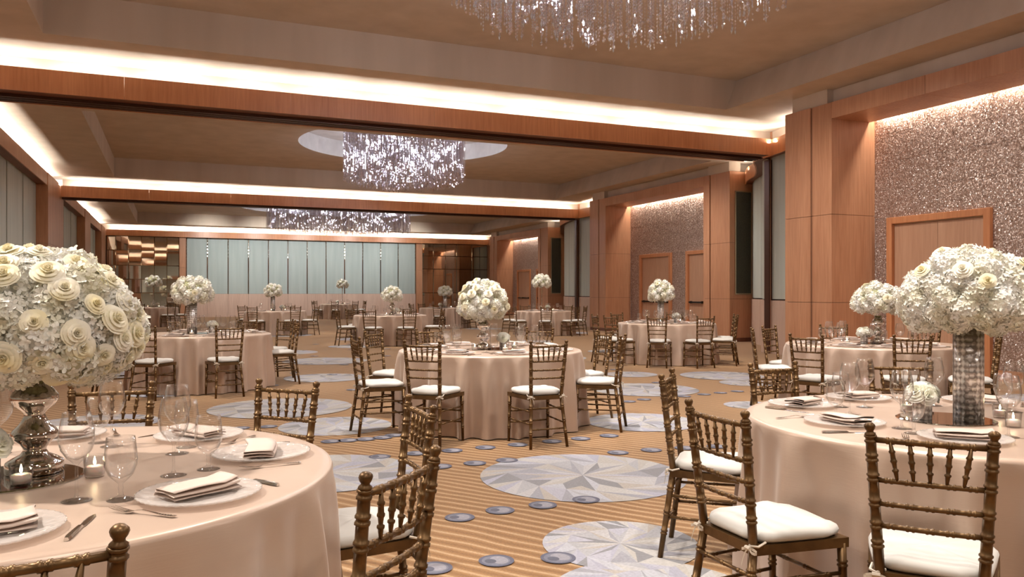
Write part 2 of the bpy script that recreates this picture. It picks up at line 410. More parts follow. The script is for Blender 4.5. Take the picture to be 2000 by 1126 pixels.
beam(B2, 14.65, 'second veneered header beam crossing the room beyond the round recess', 'trim_1')

# plan-path wall used for the curved ends of each bay
def offs(path, d):
    out = []
    for i, p in enumerate(path):
        a = Vector(path[max(0, i-1)]); b = Vector(path[min(len(path)-1, i+1)]); t = (b-a).normalized(); nrm = Vector((-t.y, t.x))
        out.append((p[0]+nrm.x*d, p[1]+nrm.y*d))
    return out
def smooth_path(path, k=5):
    out = []
    P = [path[0]]+list(path)+[path[-1]]
    for i in range(1, len(P)-2):
        for j in range(k):
            t = j/k; q = []
            for c in (0, 1):
                a, b, cc, d = P[i-1][c], P[i][c], P[i+1][c], P[i+2][c]
                q.append(.5*((2*b)+(-a+cc)*t+(2*a-5*b+4*cc-d)*t*t+(-a+3*b-3*cc+d)*t**3))
            out.append(tuple(q))
    out.append(tuple(path[-1])); return out
def ribbon(name, mat, parent, path, th, z0, z1, smooth=True):
    a = path; b = offs(path, -th); n = len(a); m = MB()
    vs = [(*p, z0) for p in a]+[(*p, z1) for p in a]+[(*p, z0) for p in b]+[(*p, z1) for p in b]; fs = []
    for i in range(n-1):
        fs += [(i, n+i, n+i+1, i+1), (2*n+i, 2*n+i+1, 3*n+i+1, 3*n+i), (n+i, 3*n+i, 3*n+i+1, n+i+1), (i, i+1, 2*n+i+1, 2*n+i)]
    fs += [(0, 2*n, 3*n, n), (n-1, 2*n-1, 4*n-1, 3*n-1)]
    m.add(vs, fs); return m.build(name, mat, parent)
def seglen(path): return sum(math.dist(path[i], path[i+1]) for i in range(len(path)-1))
def curved_wall(t, path, slat=1.06, lit=True):
    p = smooth_path(path); L = seglen(p); n = max(1, round(L/slat)); per = max(1, len(p)//n)
    i = 0
    while i < len(p)-1:
        j = min(len(p)-1, i+per)
        if len(p)-1-j < per/2: j = len(p)-1
        seg = p[i:j+1]
        # tiny joint
        seg = [tuple(Vector(seg[0]).lerp(Vector(seg[1]), .06))]+seg[1:-1]+[tuple(Vector(seg[-1]).lerp(Vector(seg[-2]), .06))] if len(seg) > 2 else seg
        ribbon('fabric_panel', M['slat'], t, seg, .03, ZB+.03, ZV0+.06)
        ribbon('wainscot_panel', M['wood_lit'], t, offs(seg, .03), .05, 0, ZB)
        i = j
    ribbon('backing', M['seam'], t, offs(p, -.032), .03, 0, ZC)
    v = offs(p, .20)
    ribbon('valance', M['wood_red'], t, v, .03, ZV0, ZV1)
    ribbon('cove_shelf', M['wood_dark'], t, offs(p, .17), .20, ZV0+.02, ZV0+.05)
    ribbon('cove_back', M['plaster'], t, offs(p, -.02), .01, ZV1-.3, ZC)
    if lit:
        q = offs(p, .10)[2:-2]; st = max(1, len(q)//max(1, round(L/1.2)))
        for a in range(0, len(q)-1, st):
            b = min(len(q)-1, a+st); (xa, ya), (xb, yb) = q[a], q[b]; l = math.hypot(xb-xa, yb-ya)
            light('cove_lamp', 'AREA', ((xa+xb)/2, (ya+yb)/2, 4.48), COVE_E*l, COVEC, shape='RECTANGLE', size=l*.9, size_y=.05, rot=(PI, 0, -math.atan2(yb-ya, xb-xa)))

DOORN = [0]
def door(x, y0, y1, lab):
    """double door in a wall facing -x; outer frame from y0 to y1"""
    DOORN[0] += 1
    t = thing('door_%d' % DOORN[0], lab, 'door', (x, (y0+y1)/2, 0), kind='structure')
    h = 2.60; hw = (y1-y0)/2; f = .11
    box('door_frame', M['wood_red'], t, -.07, .05, -hw, -hw+f, 0, h, bev=.006); box('door_frame', M['wood_red'], t, -.07, .05, hw-f, hw, 0, h, bev=.006)
    box('door_frame', M['wood_red'], t, -.07, .05, -hw+f, hw-f, h-f, h, bev=.006)
    box('bead', M['brass'], t, -.03, -.015, -hw+f, hw-f, h-f-.012, h-f)
    for s in (-1, 1):
        a, b = (-hw+f+.004, -.003) if s < 0 else (.003, hw-f-.004)
        l = box('door_leaf', M['door_wood'], t, .0, .045, a, b, .01, h-f-.014)
        bm = MB(); bm.box(-.09, -.06, a+.08, b-.08, 1.00, 1.05); bm.box(-.06, 0, a+.10, a+.14, .99, 1.06); bm.box(-.06, 0, b-.14, b-.10, .99, 1.06)
        bm.build('push_bar', M['black'], l)
    return t
def portal(xf, ya, yb, drs, labs, lab, tiles=True, side=.75):
    t = thing('wall_right', lab, 'wall', kind='structure')
    xg = xf+1.0; W = M['wood']
    Z = [(.10, ZB), (ZB, ZM), (ZM, ZV1)]
    def colm(y0, y1, gy, proud=.0):
        for (z0, z1) in Z:
            box('wood_panel', W, t, xf, xg, y0, gy-.03, z0+.003, z1-.003, bev=.002)
            box('wood_panel', W, t, xf-.015, xg, gy+.0, y1, z0+.003, z1-.003, bev=.002)
        box('groove', M['seam'], t, xf+.02, xg-.02, y0+.02, y1-.02, .0, ZV1-.01)
        box('plinth', M['wood_dark'], t, xf+.004, xg, y0+.004, y1-.004, 0, .10)
    colm(ya, ya+1.12, ya+.85); colm(yb-1.1, yb, yb-.62)
    # upper plaster above header and columns
    box('upper_wall', M['plaster'], t, xf+.16, xg+.3, ya+.3, yb-.3, ZV1, ZC)
    for (a, b) in ((ya+.05, ya+.95), (yb-.98, yb-.15)): box('upper_block', M['plaster'], t, xf+.02, xf+.4, a, b, ZV1, ZC)
    # header boards
    y = ya+1.12; ye = yb-1.1; n = max(1, round((ye-y)/1.85))
    for i in range(n):
        a = y+(ye-y)*i/n; b = y+(ye-y)*(i+1)/n
        box('header_board', W, t, xf, xf+.86, a+.002, b-.002, 4.29, ZV1, bev=.002)
    box('slot_back', M['plaster'], t, xg+.02, xg+.05, y, ye, 4.2, ZC)
    # light slot
    L = ye-y; n = max(1, round(L/1.2))
    for i in range(n):
        light('slot_lamp', 'AREA', (xf+.92, y+L*(i+.5)/n, 4.42), SLOT_E*L/n, (1, .86, .72), shape='RECTANGLE', size=.05, size_y=L/n*.8, rot=(0, -math.radians(10), 0))
    # tiles
    ys = [y]
    for (a, b) in sorted(drs): ys += [a, b]
    ys.append(ye); rows = [.17+.486*k for k in range(10)]
    mb = MB()
    for s in range(len(ys)-1):
        a, b = ys[s], ys[s+1]; isdoor = s % 2 == 1; nn = max(1, round((b-a)/.44))
        for i in range(nn):
            p, q = a+(b-a)*i/nn, a+(b-a)*(i+1)/nn
            for k in range(9):
                if isdoor and k < 5: continue
                d = random.uniform(0, .006)
                bx = (xg-d, xg+.02, p+.0015, q-.0015, rows[k]+.0015, rows[k+1]-.0015)
                if tiles: box('glitter_tile', M['glitter'], t, *bx)
                else: mb.box(*bx)
    if not tiles:
        o = mb.build('glitter_tiles', M['glitter'], t); o['kind'] = 'stuff'
    box('tile_backing', M['wood_dark'], t, xg+.02, xg+.06, y, ye, 0, ZC)
    for s in range(0, len(ys)-1, 2): box('skirting', M['wood'], t, xg-.02, xg+.02, ys[s], ys[s+1], 0, .165, bev=.003)
    # near return face with grille
    for (z0, z1) in Z: box('wood_panel', W, t, xg, xf+side+.25 if side > .75 else xg+.02, ya, ya+.06, z0+.003, z1-.003)
    g = MB(); g.box(xf+.20, xf+.70, ya-.012, ya+.0, 1.30, 4.02); gr = g.build('grille_cloth', M['grille'], t)
    g = MB()
    for b in ((xf+.17, xf+.20, 1.27, 4.05), (xf+.70, xf+.73, 1.27, 4.05), (xf+.20, xf+.70, 1.27, 1.30), (xf+.20, xf+.70, 4.02, 4.05)): g.box(b[0], b[1], ya-.02, ya, b[2], b[3])
    g.build('grille_frame', M['brass'], t)
    for (a, b), l in zip(drs, labs): door(xg, a, b, l)
    return t
w1 = portal(10.35, 3.7, 11.4, [(8.12, 10.0), (5.3, 7.15)], ['veneered double door with orange frame in the glitter wall beside the pierced cylinder', 'veneered double door beyond the edge of the nearest glitter wall'],
            'veneered portal with sparkling tiled recess behind the double-door table')
w2 = portal(13.7, 17.2, 24.9, [(18.65, 20.5), (21.3, 23.15)], ['double door with push bars, half hidden by the wide middle column', 'double door with push bars behind the glitter-wall table bouquet'],
            'veneered portal with glittering tiles behind the glitter-wall table')
w3 = portal(17.15, 35.5, 43.3, [(37.1, 38.9), (39.7, 41.5)], ['double door hidden behind the column of the last portal', 'distant double door with push bar behind the tall-vase table'],
            'small distant veneered portal with glitter tiles and one visible door', tiles=False)
curved_wall(w1, [(11.35, -8), (11.35, -4), (11.35, 0), (11.35, 3.7)], lit=False)
curved_wall(w1, [(11.25, 11.35), (11.5, 12.1), (11.78, 12.8), (12.0, 13.66)])
curved_wall(w2, [(12.0, 13.78), (12.12, 14.08), (12.52, 14.5), (13.05, 15.1), (13.55, 15.75), (13.95, 16.5), (14.5, 17.25)])
curved_wall(w2, [(14.6, 24.9), (14.76, 26.0), (14.86, 27.9)])
curved_wall(w3, [(14.88, 28.0), (15.2, 29.3), (15.75, 30.9), (16.45, 32.3), (17.25, 33.9), (18.1, 35.5)])
curved_wall(w3, [(18.1, 43.3), (18.2, 46.0)])

# left wall
wl = thing('wall_left', 'slatted grey-green wall with veneered pilasters and a glowing cove', 'wall', kind='structure')
XP = -3.1
def pilaster(y0, y1, niche=True):
    for (z0, z1) in ((ZM, ZV1),) if niche else ((0, ZM), (ZM, ZV1)):
        box('wood_panel', M['wood'], wl, -3.6, XP+.02, y0, y1, z0+.003, z1-.003 if z1 == ZV1 else z1, bev=.002)
    if niche:
        w_ = .16*(y1-y0)
        box('wood_panel', M['wood'], wl, -3.6, XP+.02, y0, y0+w_, 0, ZM-.003); box('wood_panel', M['wood'], wl, -3.6, XP+.02, y1-w_, y1, 0, ZM-.003)
        box('wood_panel', M['wood'], wl, -3.6, XP+.02, y0+w_, y1-w_, 2.52, ZM-.003); box('niche_back', M['wood_dark'], wl, -3.6, -3.5, y0+w_, y1-w_, 0, 2.52)
for (a, b) in ((10.2, 12.4), (24.7, 26.9), (34.7, 36.9), (42.5, 44.7)): pilaster(a, b)
def slats(y0, y1):
    n = max(1, round((y1-y0)/1.07))
    for i in range(n):
        a = y0+(y1-y0)*i/n; b = y0+(y1-y0)*(i+1)/n
        box('wall_slat', M['slat'], wl, -3.42-.02*(i % 2), -3.35-.015*(i % 2), a+.012, b-.012, .9, 4.35)
        box('wainscot_panel', M['wood'], wl, -3.45, -3.33, a+.002, b-.002, 0, .895)
for (a, b) in ((-8, 10.2), (14.3, 24.7), (28.5, 34.7), (36.9, 42.5)): slats(a, b)
for (a, b) in ((12.4, 14.3), (26.9, 28.5), (44.7, 46.0)): box('wood_panel', M['wood'], wl, -3.6, XP-.03, a, b, 0, ZV1)
for (a, b) in ((-8, 10.2), (14.2, 24.7), (28.45, 34.7), (36.9, 42.5)):
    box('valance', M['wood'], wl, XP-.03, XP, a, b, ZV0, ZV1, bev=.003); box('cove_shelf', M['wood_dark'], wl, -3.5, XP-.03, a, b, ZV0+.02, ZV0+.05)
box('backing', M['seam'], wl, -3.62, -3.58, -8, 46.5, 0, ZV1); box('cove_back', M['plaster'], wl, -3.6, -3.56, -8, 46.5, ZV1-.01, ZC)
for (a, b) in ((-1, 10.2), (14.3, 24.7), (28.5, 34.7), (36.9, 42.5)): cove(-3.30, a, -3.30, b, 4.48, COVE_E*1.1)
for (a, b) in ((10.2, 13.2), (24.7, 27.4), (34.7, 36.9), (42.5, 45.0)): cove(-3.33, a, -3.33, b, 4.62, COVE_E*.8)

wf = thing('wall_entrance', 'veneered wall with grey-green panels behind the camera', 'wall', kind='structure')
for i in range(14):
    a = -3.6+i*1.08; box('fabric_panel', M['slat'], wf, a+.01, a+1.07, -8.05, -8.0, ZB, 4.3); box('wood_panel', M['wood'], wf, a+.003, a+1.077, -8.05, -7.98, 0, ZB-.005)
box('backing', M['wood'], wf, -3.6, 11.6, -8.1, -8.05, 0, ZC)
# back wall
wb = thing('wall_back', 'far wall of twelve blue-grey panels between bright metal strips over wainscot lightened as if lit', 'wall', kind='structure')
YB = 45.95; X0, X1 = .71, 13.40; n = 12
for i in range(n):
    a = X0+(X1-X0)*i/n; b = X0+(X1-X0)*(i+1)/n
    box('fabric_panel', M['bluepanel'], wb, a+.03, b-.03, YB, YB+.04, 1.255, 4.30)
    box('wainscot_panel', M['wood_lit'], wb, a+.003, b-.003, YB-.03, YB+.04, 0, 1.25)
    for xx in ([a] if i else [a+.02])+([b-.02] if i == n-1 else []):
        m = MB(); m.box(xx-.014, xx+.014, YB-.03, YB+.02, 1.255, 3.2)
        for k in range(6): m.lathe([(.002, 0), (.026, .06), (.016, .13), (.026, .18)], 6, (xx, YB-.03, 3.2+k*.18))
        m.build('metal_strip', M['strip'], wb)
for (a, b) in ((.37, .69), (13.42, 13.80), (18.05, 18.3)):
    box('wood_panel', M['wood'], wb, a, b, YB-.12, YB+.04, 0, ZM-.003); box('wood_panel', M['wood'], wb, a, b, YB-.12, YB+.04, ZM+.003, 4.4)
x = -3.1
while x < 18.2:
    x2 = min(18.2, x+2.44); box('valance_board', M['wood_red'], wb, x+.002, x2-.002, BK, BK+.03, ZV0+.03, ZV1); x = x2
box('cove_shelf', M['wood_dark'], wb, -3.1, 18.2, BK+.03, YB+.3, ZV0+.05, ZV0+.08)
box('cove_back', M['plaster'], wb, -3.6, 18.6, YB+.04, YB+.1, ZV1-.3, ZC); box('backing', M['seam'], wb, -3.6, 18.6, YB+.041, YB+.09, 0, ZV1-.3)
cove(-3.0, BK+.18, 18.1, BK+.18, 4.47, COVE_E*1.25)
mw = thing('mirror_wall', 'bevelled mirror tiles covering the wall beside the blue-grey panels', 'mirror', (-3.1, YB, 0))
def mtiles(root, xs, zs, mat, tilt=.012, y=0):
    for i in range(len(xs)-1):
        for k in range(len(zs)-1):
            a, b, c, d = xs[i], xs[i+1], zs[k], zs[k+1]; m = MB(); e = .02; w2, h2 = (b-a)/2-.003, (d-c)/2-.003
            m.add([(-w2,.02,-h2),(w2,.02,-h2),(w2,.02,h2),(-w2,.02,h2),(-w2+e,0,-h2+e),(w2-e,0,-h2+e),(w2-e,0,h2-e),(-w2+e,0,h2-e),],
                  [(4,5,6,7),(0,1,5,4),(1,2,6,5),(2,3,7,6),(3,0,4,7)])
            o = m.build('mirror_tile', mat, root, loc=((a+b)/2, y, (c+d)/2))
            o.rotation_euler = (random.uniform(-tilt, tilt), 0, random.uniform(-tilt, tilt))
mtiles(mw, [.0, .41, 1.02, 1.63, 2.25, 2.86, 3.46], [0, .60, 1.31, 2.02, 2.74, 3.53, 4.27], M['mirror'], .022)
mr = thing('mirror_wall', 'dark tinted mirror panels beside the last portal column', 'mirror', (13.8, YB, 0))
mtiles(mr, [0, .72, 1.5, 2.2, 3.2, 4.25], [0, 1.31, 2.74, 3.53, 4.27], M['mirror_dark'], .006)

# ------------------------------------------------------------------ carpet inlays
PAL = [(.42, .395, .365), (.35, .35, .43), (.21, .21, .225), (.43, .44, .49), (.40, .36, .32), (.29, .29, .33), (.46, .445, .43), (.39, .39, .46), (.37, .37, .395), (.45, .44, .45)]
def medallion(x, y, r, seed, h=.002):
    rnd = random.Random(seed); m = MB(); n = 14; rot = rnd.uniform(0, 6); z = h+rnd.uniform(0, .0015)
    ring1 = [(.40*r*rnd.uniform(.6, 1.1), rot+2*PI*(i)/n) for i in range(n)]
    ring2 = [(.68*r*rnd.uniform(.85, 1.12), rot+2*PI*(i+.5)/n) for i in range(n)]
    k = 3; ring3 = [(r, rot+2*PI*i/(n*k)) for i in range(n*k)]
    P = lambda q: (q[0]*math.cos(q[1]), q[0]*math.sin(q[1]), 0)
    for i in range(n):
        j = (i+1) % n
        m.add([(0, 0, 0), P(ring1[i]), P(ring2[i])], [(0, 1, 2)], rnd.choice(PAL))
        m.add([(0, 0, 0), P(ring2[i]), P(ring1[j])], [(0, 1, 2)], rnd.choice(PAL))
        m.add([P(ring1[j]), P(ring2[i]), P(ring2[j])], [(0, 1, 2)], rnd.choice(PAL))
        a, b = i*k+k//2+1, i*k+k//2+1+k
        mid = [P(ring3[q % (n*k)]) for q in range(a, b+1)]
        m.add([P(ring2[i])]+mid[:2], [(0, 1, 2)], rnd.choice(PAL))
        m.add([P(ring2[i])]+mid[1:3], [(0, 1, 2)], rnd.choice(PAL))
        m.add([P(ring2[i]), mid[2], mid[3]], [(0, 1, 2)], rnd.choice(PAL))
        m.add([P(ring2[i]), mid[3], P(ring2[j])], [(0, 1, 2)], rnd.choice(PAL))
    o = m.build('carpet_medallion', M['inlay'], floor, loc=(x, y, z))
CA, SA = math.cos(math.radians(23.2)), math.sin(math.radians(23.2))
def G(d, lat):   # ground point given as distance along the view axis of the survey and lateral offset
    return (d*SA+lat*CA, d*CA-lat*SA)
MED = [(5.73, .51, .74), (4.17, .57, .41), (3.45, .62, .46), (5.83, -1.35, .62), (9.1, -2.65, .8), (7.87, -1.75, .55), (8.1, 1.33, .57),
       (10.8, 1.81, .72), (12.8, 1.92, .42), (12.6, 3.33, .65), (9.3, 2.82, .33), (11.6, 3.44, .4), (12.3, -2.9, .62), (10.5, -4.6, .5), (15.3, -3.6, .8),
       (17.5, -5.0, .7), (19.5, -3.9, .6), (13.5, -.4, .45), (16.0, .8, .7), (17.8, 2.2, .5), (14.6, -1.6, .55), (18.6, -1.4, .6), (22.5, -4.3, .7),
       (21.5, .6, .5), (7.4, 4.3, .5), (4.6, 3.6, .5), (16.8, 6.3, .5), (6.3, -2.8, .6), (24.5, -7.0, .8), (27, -4.6, .8), (29, -1.0, .7), (20.5, -7.5, .7), (26, 1.8, .7),
       (9.8, 6.6, .5), (13.6, 6.8, .6), (32, -6, .8), (34, -10, .8), (12.6, -6.6, .8), (8.0, -4.2, .6)]
for i, (d, l, r) in enumerate(MED): medallion(*G(d, l), r, i*13+5, .002+.0006*(i % 5))
dm = MB(); ns = 28
E_ = lambda r, t, cx=0: (cx+r*math.cos(t), r*math.sin(t), 0)
outer = [E_(.088, 2*PI*i/ns) for i in range(ns)]; inn = [E_(.070, 2*PI*i/ns, -.002) for i in range(ns)]
dm.add(outer+inn, [(i, (i+1) % ns, ns+(i+1) % ns, ns+i) for i in range(ns)], (.07, .075, .125))
dm.add([(p[0], p[1], 0) for p in inn], [tuple(range(ns))], (.14, .15, .20))
dm.add([(p[0]*.62+.016, p[1]*.80, .0004) for p in inn], [tuple(range(ns))], (.27, .265, .31))
dm.add([(p[0]*.40-.030, p[1]*.45, .0007) for p in inn], [tuple(range(ns))], (.065,.07,.11))
dot0 = dm.build('carpet_dot', M['inlay'], floor, loc=(*G(3.9, -.077), .0052))
DOTS = [(969.5,1095),(976.7,997),(1060,986.7),(898,1011),(1144.6,976),(927.5,904.8),(990,899),(948,874),(1011,868.6),(1078,862),(1134,856.7),
        (1189.5,851),(1207,884),(1272,879),(1337,875),(812,885.5),(883,880),(860,911),(741.5,892),(848,1110),(646,862),(680,860),(714.6,857.6),(747,854.6),
        (524,833),(1258,780),(1228,784),(1336,774),(1375,770),(1407,767),(1440,764),(1284,747),(1090,1090),(1400,872),(1462,868),(600,800),(770,850),(470,836)]
for (u, v) in DOTS[1:]:
    d = 1550*1.32/(v-571); x, y = G(d, (u-1000)/1550*d); inst(dot0, floor, (x, y, .0055), (0, 0, random.uniform(-.4, .4)))
for row in range(9):
    for i in range(13):
        d = 11.2+row*1.9+.5*math.sin(i*.6+row); l = -6.5+row*.3+i*.62*(1+.07*row)
        if random.random() < .35: continue
        x, y = G(d, l)
        if x > -2.6 and x < 12: inst(dot0, floor, (x, y, .0055), (0, 0, random.uniform(-.4, .4)))

# ------------------------------------------------------------------ table cloths
def cloth_mesh(seed, n=360):
    rnd = random.Random(seed); R = .915; H = TH
    nf = 14; nf_ = rnd.choice([19, 20, 21]); ph = [rnd.uniform(0, 2*PI) for _ in range(6)]
    def fold(t):
        amp = .72+.28*math.sin(2*t+ph[4])*math.sin(5*t+ph[3])
        return amp*(1.35*(.5+.5*math.cos(nf_*t+ph[0]+1.6*math.sin(3*t+ph[1])))**2.4-.62)+.15*math.sin(29*t+ph[2]+2*math.sin(4*t))
    prof = [(0, 0), (.3, 0), (.6, 0), (.80, 0), (.885, 0), (.908, -.001), (.918, -.006), (.923, -.018)]
    m = MB(); vs = []; rows = 0
    for (r, z) in prof[1:]:
        for k in range(n):
            t = 2*PI*k/n; vs.append((r*math.cos(t), r*math.sin(t), H+z))
        rows += 1
    for q in range(1, 17):
        s = q/16; z = H-.018-(H-.028)*s
        for k in range(n):
            t = 2*PI*k/n; f = fold(t)
            r = .923+.030*s**.7+ .092*(s**.5)*f+.010*s*math.sin(5*t+6*s+ph[4])
            tt = t+.018*s*math.cos(nf*t+ph[0])
            vs.append((r*math.cos(tt), r*math.sin(tt), z))
        rows += 1
    fs = []
    for i in range(rows-1):
        for k in range(n):
            k2 = (k+1) % n; fs.append((i*n+k, (i+1)*n+k, (i+1)*n+k2, i*n+k2))
    vs.append((0, 0, H)); c = len(vs)-1
    fs += [(c, k, (k+1) % n) for k in range(n)]
    m.add(vs, fs); return m
NAMES = {1: 'the big rose-dome table', 2: 'the pierced silver cylinder table', 3: 'the central turned-vase table', 4: 'the creamy hydrangea table',
         5: 'the double-door table', 6: 'the glitter-wall table', 7: 'the blue-panel turned-vase table', 8: 'the tinted-mirror table',
         9: 'the tall-vase push-bar table', 10: 'the wide silver-vase table', 11: 'the farthest tall-vase table', 12: 'the tiled-mirror table'}
TL = {1: 'round table in peach satin nearest the camera, under the big cream rose dome', 2: 'round table in champagne satin carrying the pierced silver cylinder vase',
      3: 'round satin-draped table alone in mid-floor below the header beam', 4: 'round satin table in front of the mirrors with a creamy hydrangea dome',
      5: 'round satin table before the wooden double door', 6: 'round satin table before the glitter wall with twin doors',
      7: 'round satin table before the blue-grey panels with a low turned vase', 8: 'distant round satin table before the tinted mirror panels',
      9: 'round satin table by the distant door under a tall slender vase', 10: 'distant round satin table with a wide silver vase before blue-grey panels',
      11: 'smallest farthest round satin table with a tall slender vase', 12: 'distant round satin table before the tiled mirror wall'}
for k, (x, y) in T.items():
    t = thing('round_table', TL[k], 'table', (x, y, 0), random.Random(k).uniform(0, 6), 'round banquet tables')
    cloth_mesh(k*7+1).build('tablecloth', M['cloth'], t, smooth=True)
    m = MB(); m.lathe([(.02, TH-.03), (.90, TH-.03), (.90, TH-.006), (.02, TH-.006)], 40)
    m.lathe([(.25, 0), (.25, .02), (.04, .05), (.04, TH-.03)], 16); m.build('table_frame', M['wood_dark'], t)

# ------------------------------------------------------------------ chiavari chairs
def ringed(p0, p1, r0, r1, rings, n=8, mid=None):
    """turned rod from p0 to p1 with paired bamboo rings at the given fractions"""
    p0, p1 = Vector(p0), Vector(p1); L = (p1-p0).length
    ts = {0: None, 1: None}
    pts = [(0, 1), (1, 1)]
    for q in rings:
        for off in (-.008, .008):
            c = q+off/L
            pts += [(c-.005/L, 1.0), (c-.003/L, 1.22), (c+.003/L, 1.22), (c+.005/L, 1.0)]
    pts.sort()
    P = []; Rr = []
    for (t, f) in pts:
        t = min(1, max(0, t)); r = r0+(r1-r0)*t
        if mid: r = r*(1+mid*math.sin(PI*t))
        P.append(p0.lerp(p1, t)); Rr.append(r*f)
    return P, Rr
def make_chair(full=True):
    t = thing('chiavari_chair', '', 'chair'); n = 8 if full else 6
    G_ = M['gold']; acc = MB()
    def put(mb, name, smooth=True):
        if full: mb.build(name, G_, t, smooth=smooth)
        else: acc.add(mb.v, mb.f)
    for s in (-1, 1):
        m = MB()
        P, Rr = ringed((s*.172, -.245, 0), (s*.142, -.185, .43), .0135, .0165, (.30, .52, .80), n)
        P2, R2 = ringed((s*.142, -.185, .43), (s*.165, -.235, .875), .0165, .0155, (.22, .36, .52, .70, .84, .975), n)
        m.tube(P+P2[1:], Rr+R2[1:], n); top = Vector((s*.1655, -.236, .875)); up = (Vector((s*.165, -.235, .875))-Vector((s*.142, -.185, .43))).normalized()
        m.tube([top+up*a for a in (0, .006, .010, .014, .020, .028, .034, .039, .041)], [.0165, .0165, .011, .0105, .0145, .0170, .0155, .010, .002], n)
        put(m, 'back_post')
        m = MB(); P, Rr = ringed((s*.192, .185, 0), (s*.186, .172, .42), .012, .0165, (.30, .55, .82), n); m.tube(P, Rr, n); put(m, 'leg')
    def at(z):
        f = (z-.43)/.445; return .142+.023*f, -.185-.05*f
    w_, y_ = at(.862); m = MB(); P, Rr = ringed((-w_, y_, .862), (w_, y_, .862), .0095, .0095, (.17, .335, .5, .665, .83), n)
    P = [p+Vector((0, -.010*(1-(p.x/w_)**2), 0)) for p in P]; m.tube(P, Rr, n); put(m, 'top_rail')
    for z in (.735, .660, .590):
        w_, y_ = at(z); m = MB(); P, Rr = ringed((-w_, y_, z), (w_, y_, z), .0085, .0085, (.14, .32, .5, .68, .86), n)
        P = [p+Vector((0, -.010*(1-(p.x/w_)**2), 0)) for p in P]; m.tube(P, Rr, n); put(m, 'cross_rail')
    for i in range(-2, 3):
        xa, xb = i*.0445, i*.0545; ya, yb = at(.735)[1]-.010, at(.862)[1]-.010
        m = MB(); P, Rr = [], []
        for (q, r) in ((0, .0035), (.18, .0065), (.24, .0072), (.26, .0098), (.30, .0098), (.32, .0055), (.47, .0078), (.49, .0100), (.53, .0100), (.55, .0078), (.70, .0072), (.72, .0096), (.76, .0096), (.78, .0070), (1, .0042)):
            P.append((xa+(xb-xa)*q, ya+(yb-ya)*q, .735+.127*q)); Rr.append(r)
        m.tube(P, Rr, n); put(m, 'spindle')
    m = MB(); out = [(-.160, -.195), (.160, -.195), (.203, .190), (-.203, .190)]
    inn_ = [(x*.84, y*.84) for x, y in out]
    vs = [(*p, z) for z in (.405, .440) for p in out]+[(*p, z) for z in (.405, .440) for p in inn_]
    fs = []
    for i in range(4):
        j = (i+1) % 4; fs += [(i, j, 4+j, 4+i), (8+j, 8+i, 12+i, 12+j), (4+i, 4+j, 12+j, 12+i), (j, i, 8+i, 8+j)]
    m.add(vs, fs); m.box(-.165, .165, -.16, .16, .430, .438); put(m, 'seat_frame', False)
    def st(a, b, rg=(.2, .5, .8)):
        m = MB(); P, Rr = ringed(a, b, .0075, .0075, rg, n); m.tube(P, Rr, n); put(m, 'stretcher')
    for z in (.31, .205):
        for s in (-1, 1):
            st((s*(.172-.030*z/.43), -.245+.06*z/.43, z), (s*.189, .18, z))
    st((-.155, -.205, .335), (.155, -.205, .335)); st((-.165, -.225, .16), (.165, -.225, .16))
    st((-.189, .18, .27), (.189, .18, .27)); st((-.190, .182, .17), (.190, .182, .17))
    if not full: acc.build('frame', G_, t, smooth=True)
    # cushion
    m = MB(); nn = 32 if full else 20; prof = [(.0, .0), (.93, .0), (1.0, .010), (1.015, .022), (.99, .034), (.90, .044), (.70, .050), (.35, .052), (0, .053)]
    vs = []
    for (f, z) in prof:
        for k in range(nn):
            a = 2*PI*k/nn; c, s = math.cos(a), math.sin(a); e = .45
            cx = math.copysign(abs(c)**e, c); sy = math.copysign(abs(s)**e, s)
            w2 = .185+.018*sy; wr = 1+.012*math.sin(9*a)*f
            vs.append((cx*w2*f*wr, sy*.190*f*wr+.004, .441+z+(.004*math.sin(7*a+2)*f if z > .02 else 0)))
    fs = []
    for i in range(len(prof)-1):
        for k in range(nn): k2 = (k+1) % nn; fs.append((i*nn+k, i*nn+k2, (i+1)*nn+k2, (i+1)*nn+k))
    m.add(vs, fs); m.build('cushion', M['cushion'], t, smooth=True)
    acc = MB()
    for s in (-1, 1):
        m = MB(); b = Vector((s*.150, -.205, .435)); k = 7 if full else 4
        def strip(pts, wd):
            vs = []; fs = []
            for i, p in enumerate(pts):
                vs += [tuple(Vector(p)+Vector((0, 0, wd/2))), tuple(Vector(p)-Vector((0, 0, wd/2)))]
                if i: fs.append((2*i-2, 2*i-1, 2*i+1, 2*i))
            m.add(vs, fs)
        for q in (-1, 1):
            strip([b+Vector((q*.035*math.sin(PI*u)+s*.006*u, -.006-.010*math.sin(2*PI*u), -.012*math.sin(PI*u))) for u in [i/k for i in range(k+1)]], .010)
            strip([b+Vector((q*(.022*u), -.008-.012*u, -.065*u+.012*math.sin(PI*u))) for u in [i/3 for i in range(4)]], .012)
        m.tube([b+Vector((-.012, -.01, 0)), b+Vector((.012, -.01, 0))], .007, 6)
        m.tube([(s*.125, -.180, .445), (s*.150, -.208, .440), (s*.170, -.185, .440), (s*.165, -.15, .450)], .0045, 5)
        if full: m.build('ribbon_tie', M['ribbon'], t)
        else: m.build('ribbon_tie', M['ribbon'], t)
    return t
chairA, chairB = make_chair(True), make_chair(False)
usedc = set()
SIDES = ['door side', 'far door-side quarter', 'far side', 'far slat-wall quarter', 'slat-wall side', 'near slat-wall quarter', 'camera side', 'near door-side quarter']
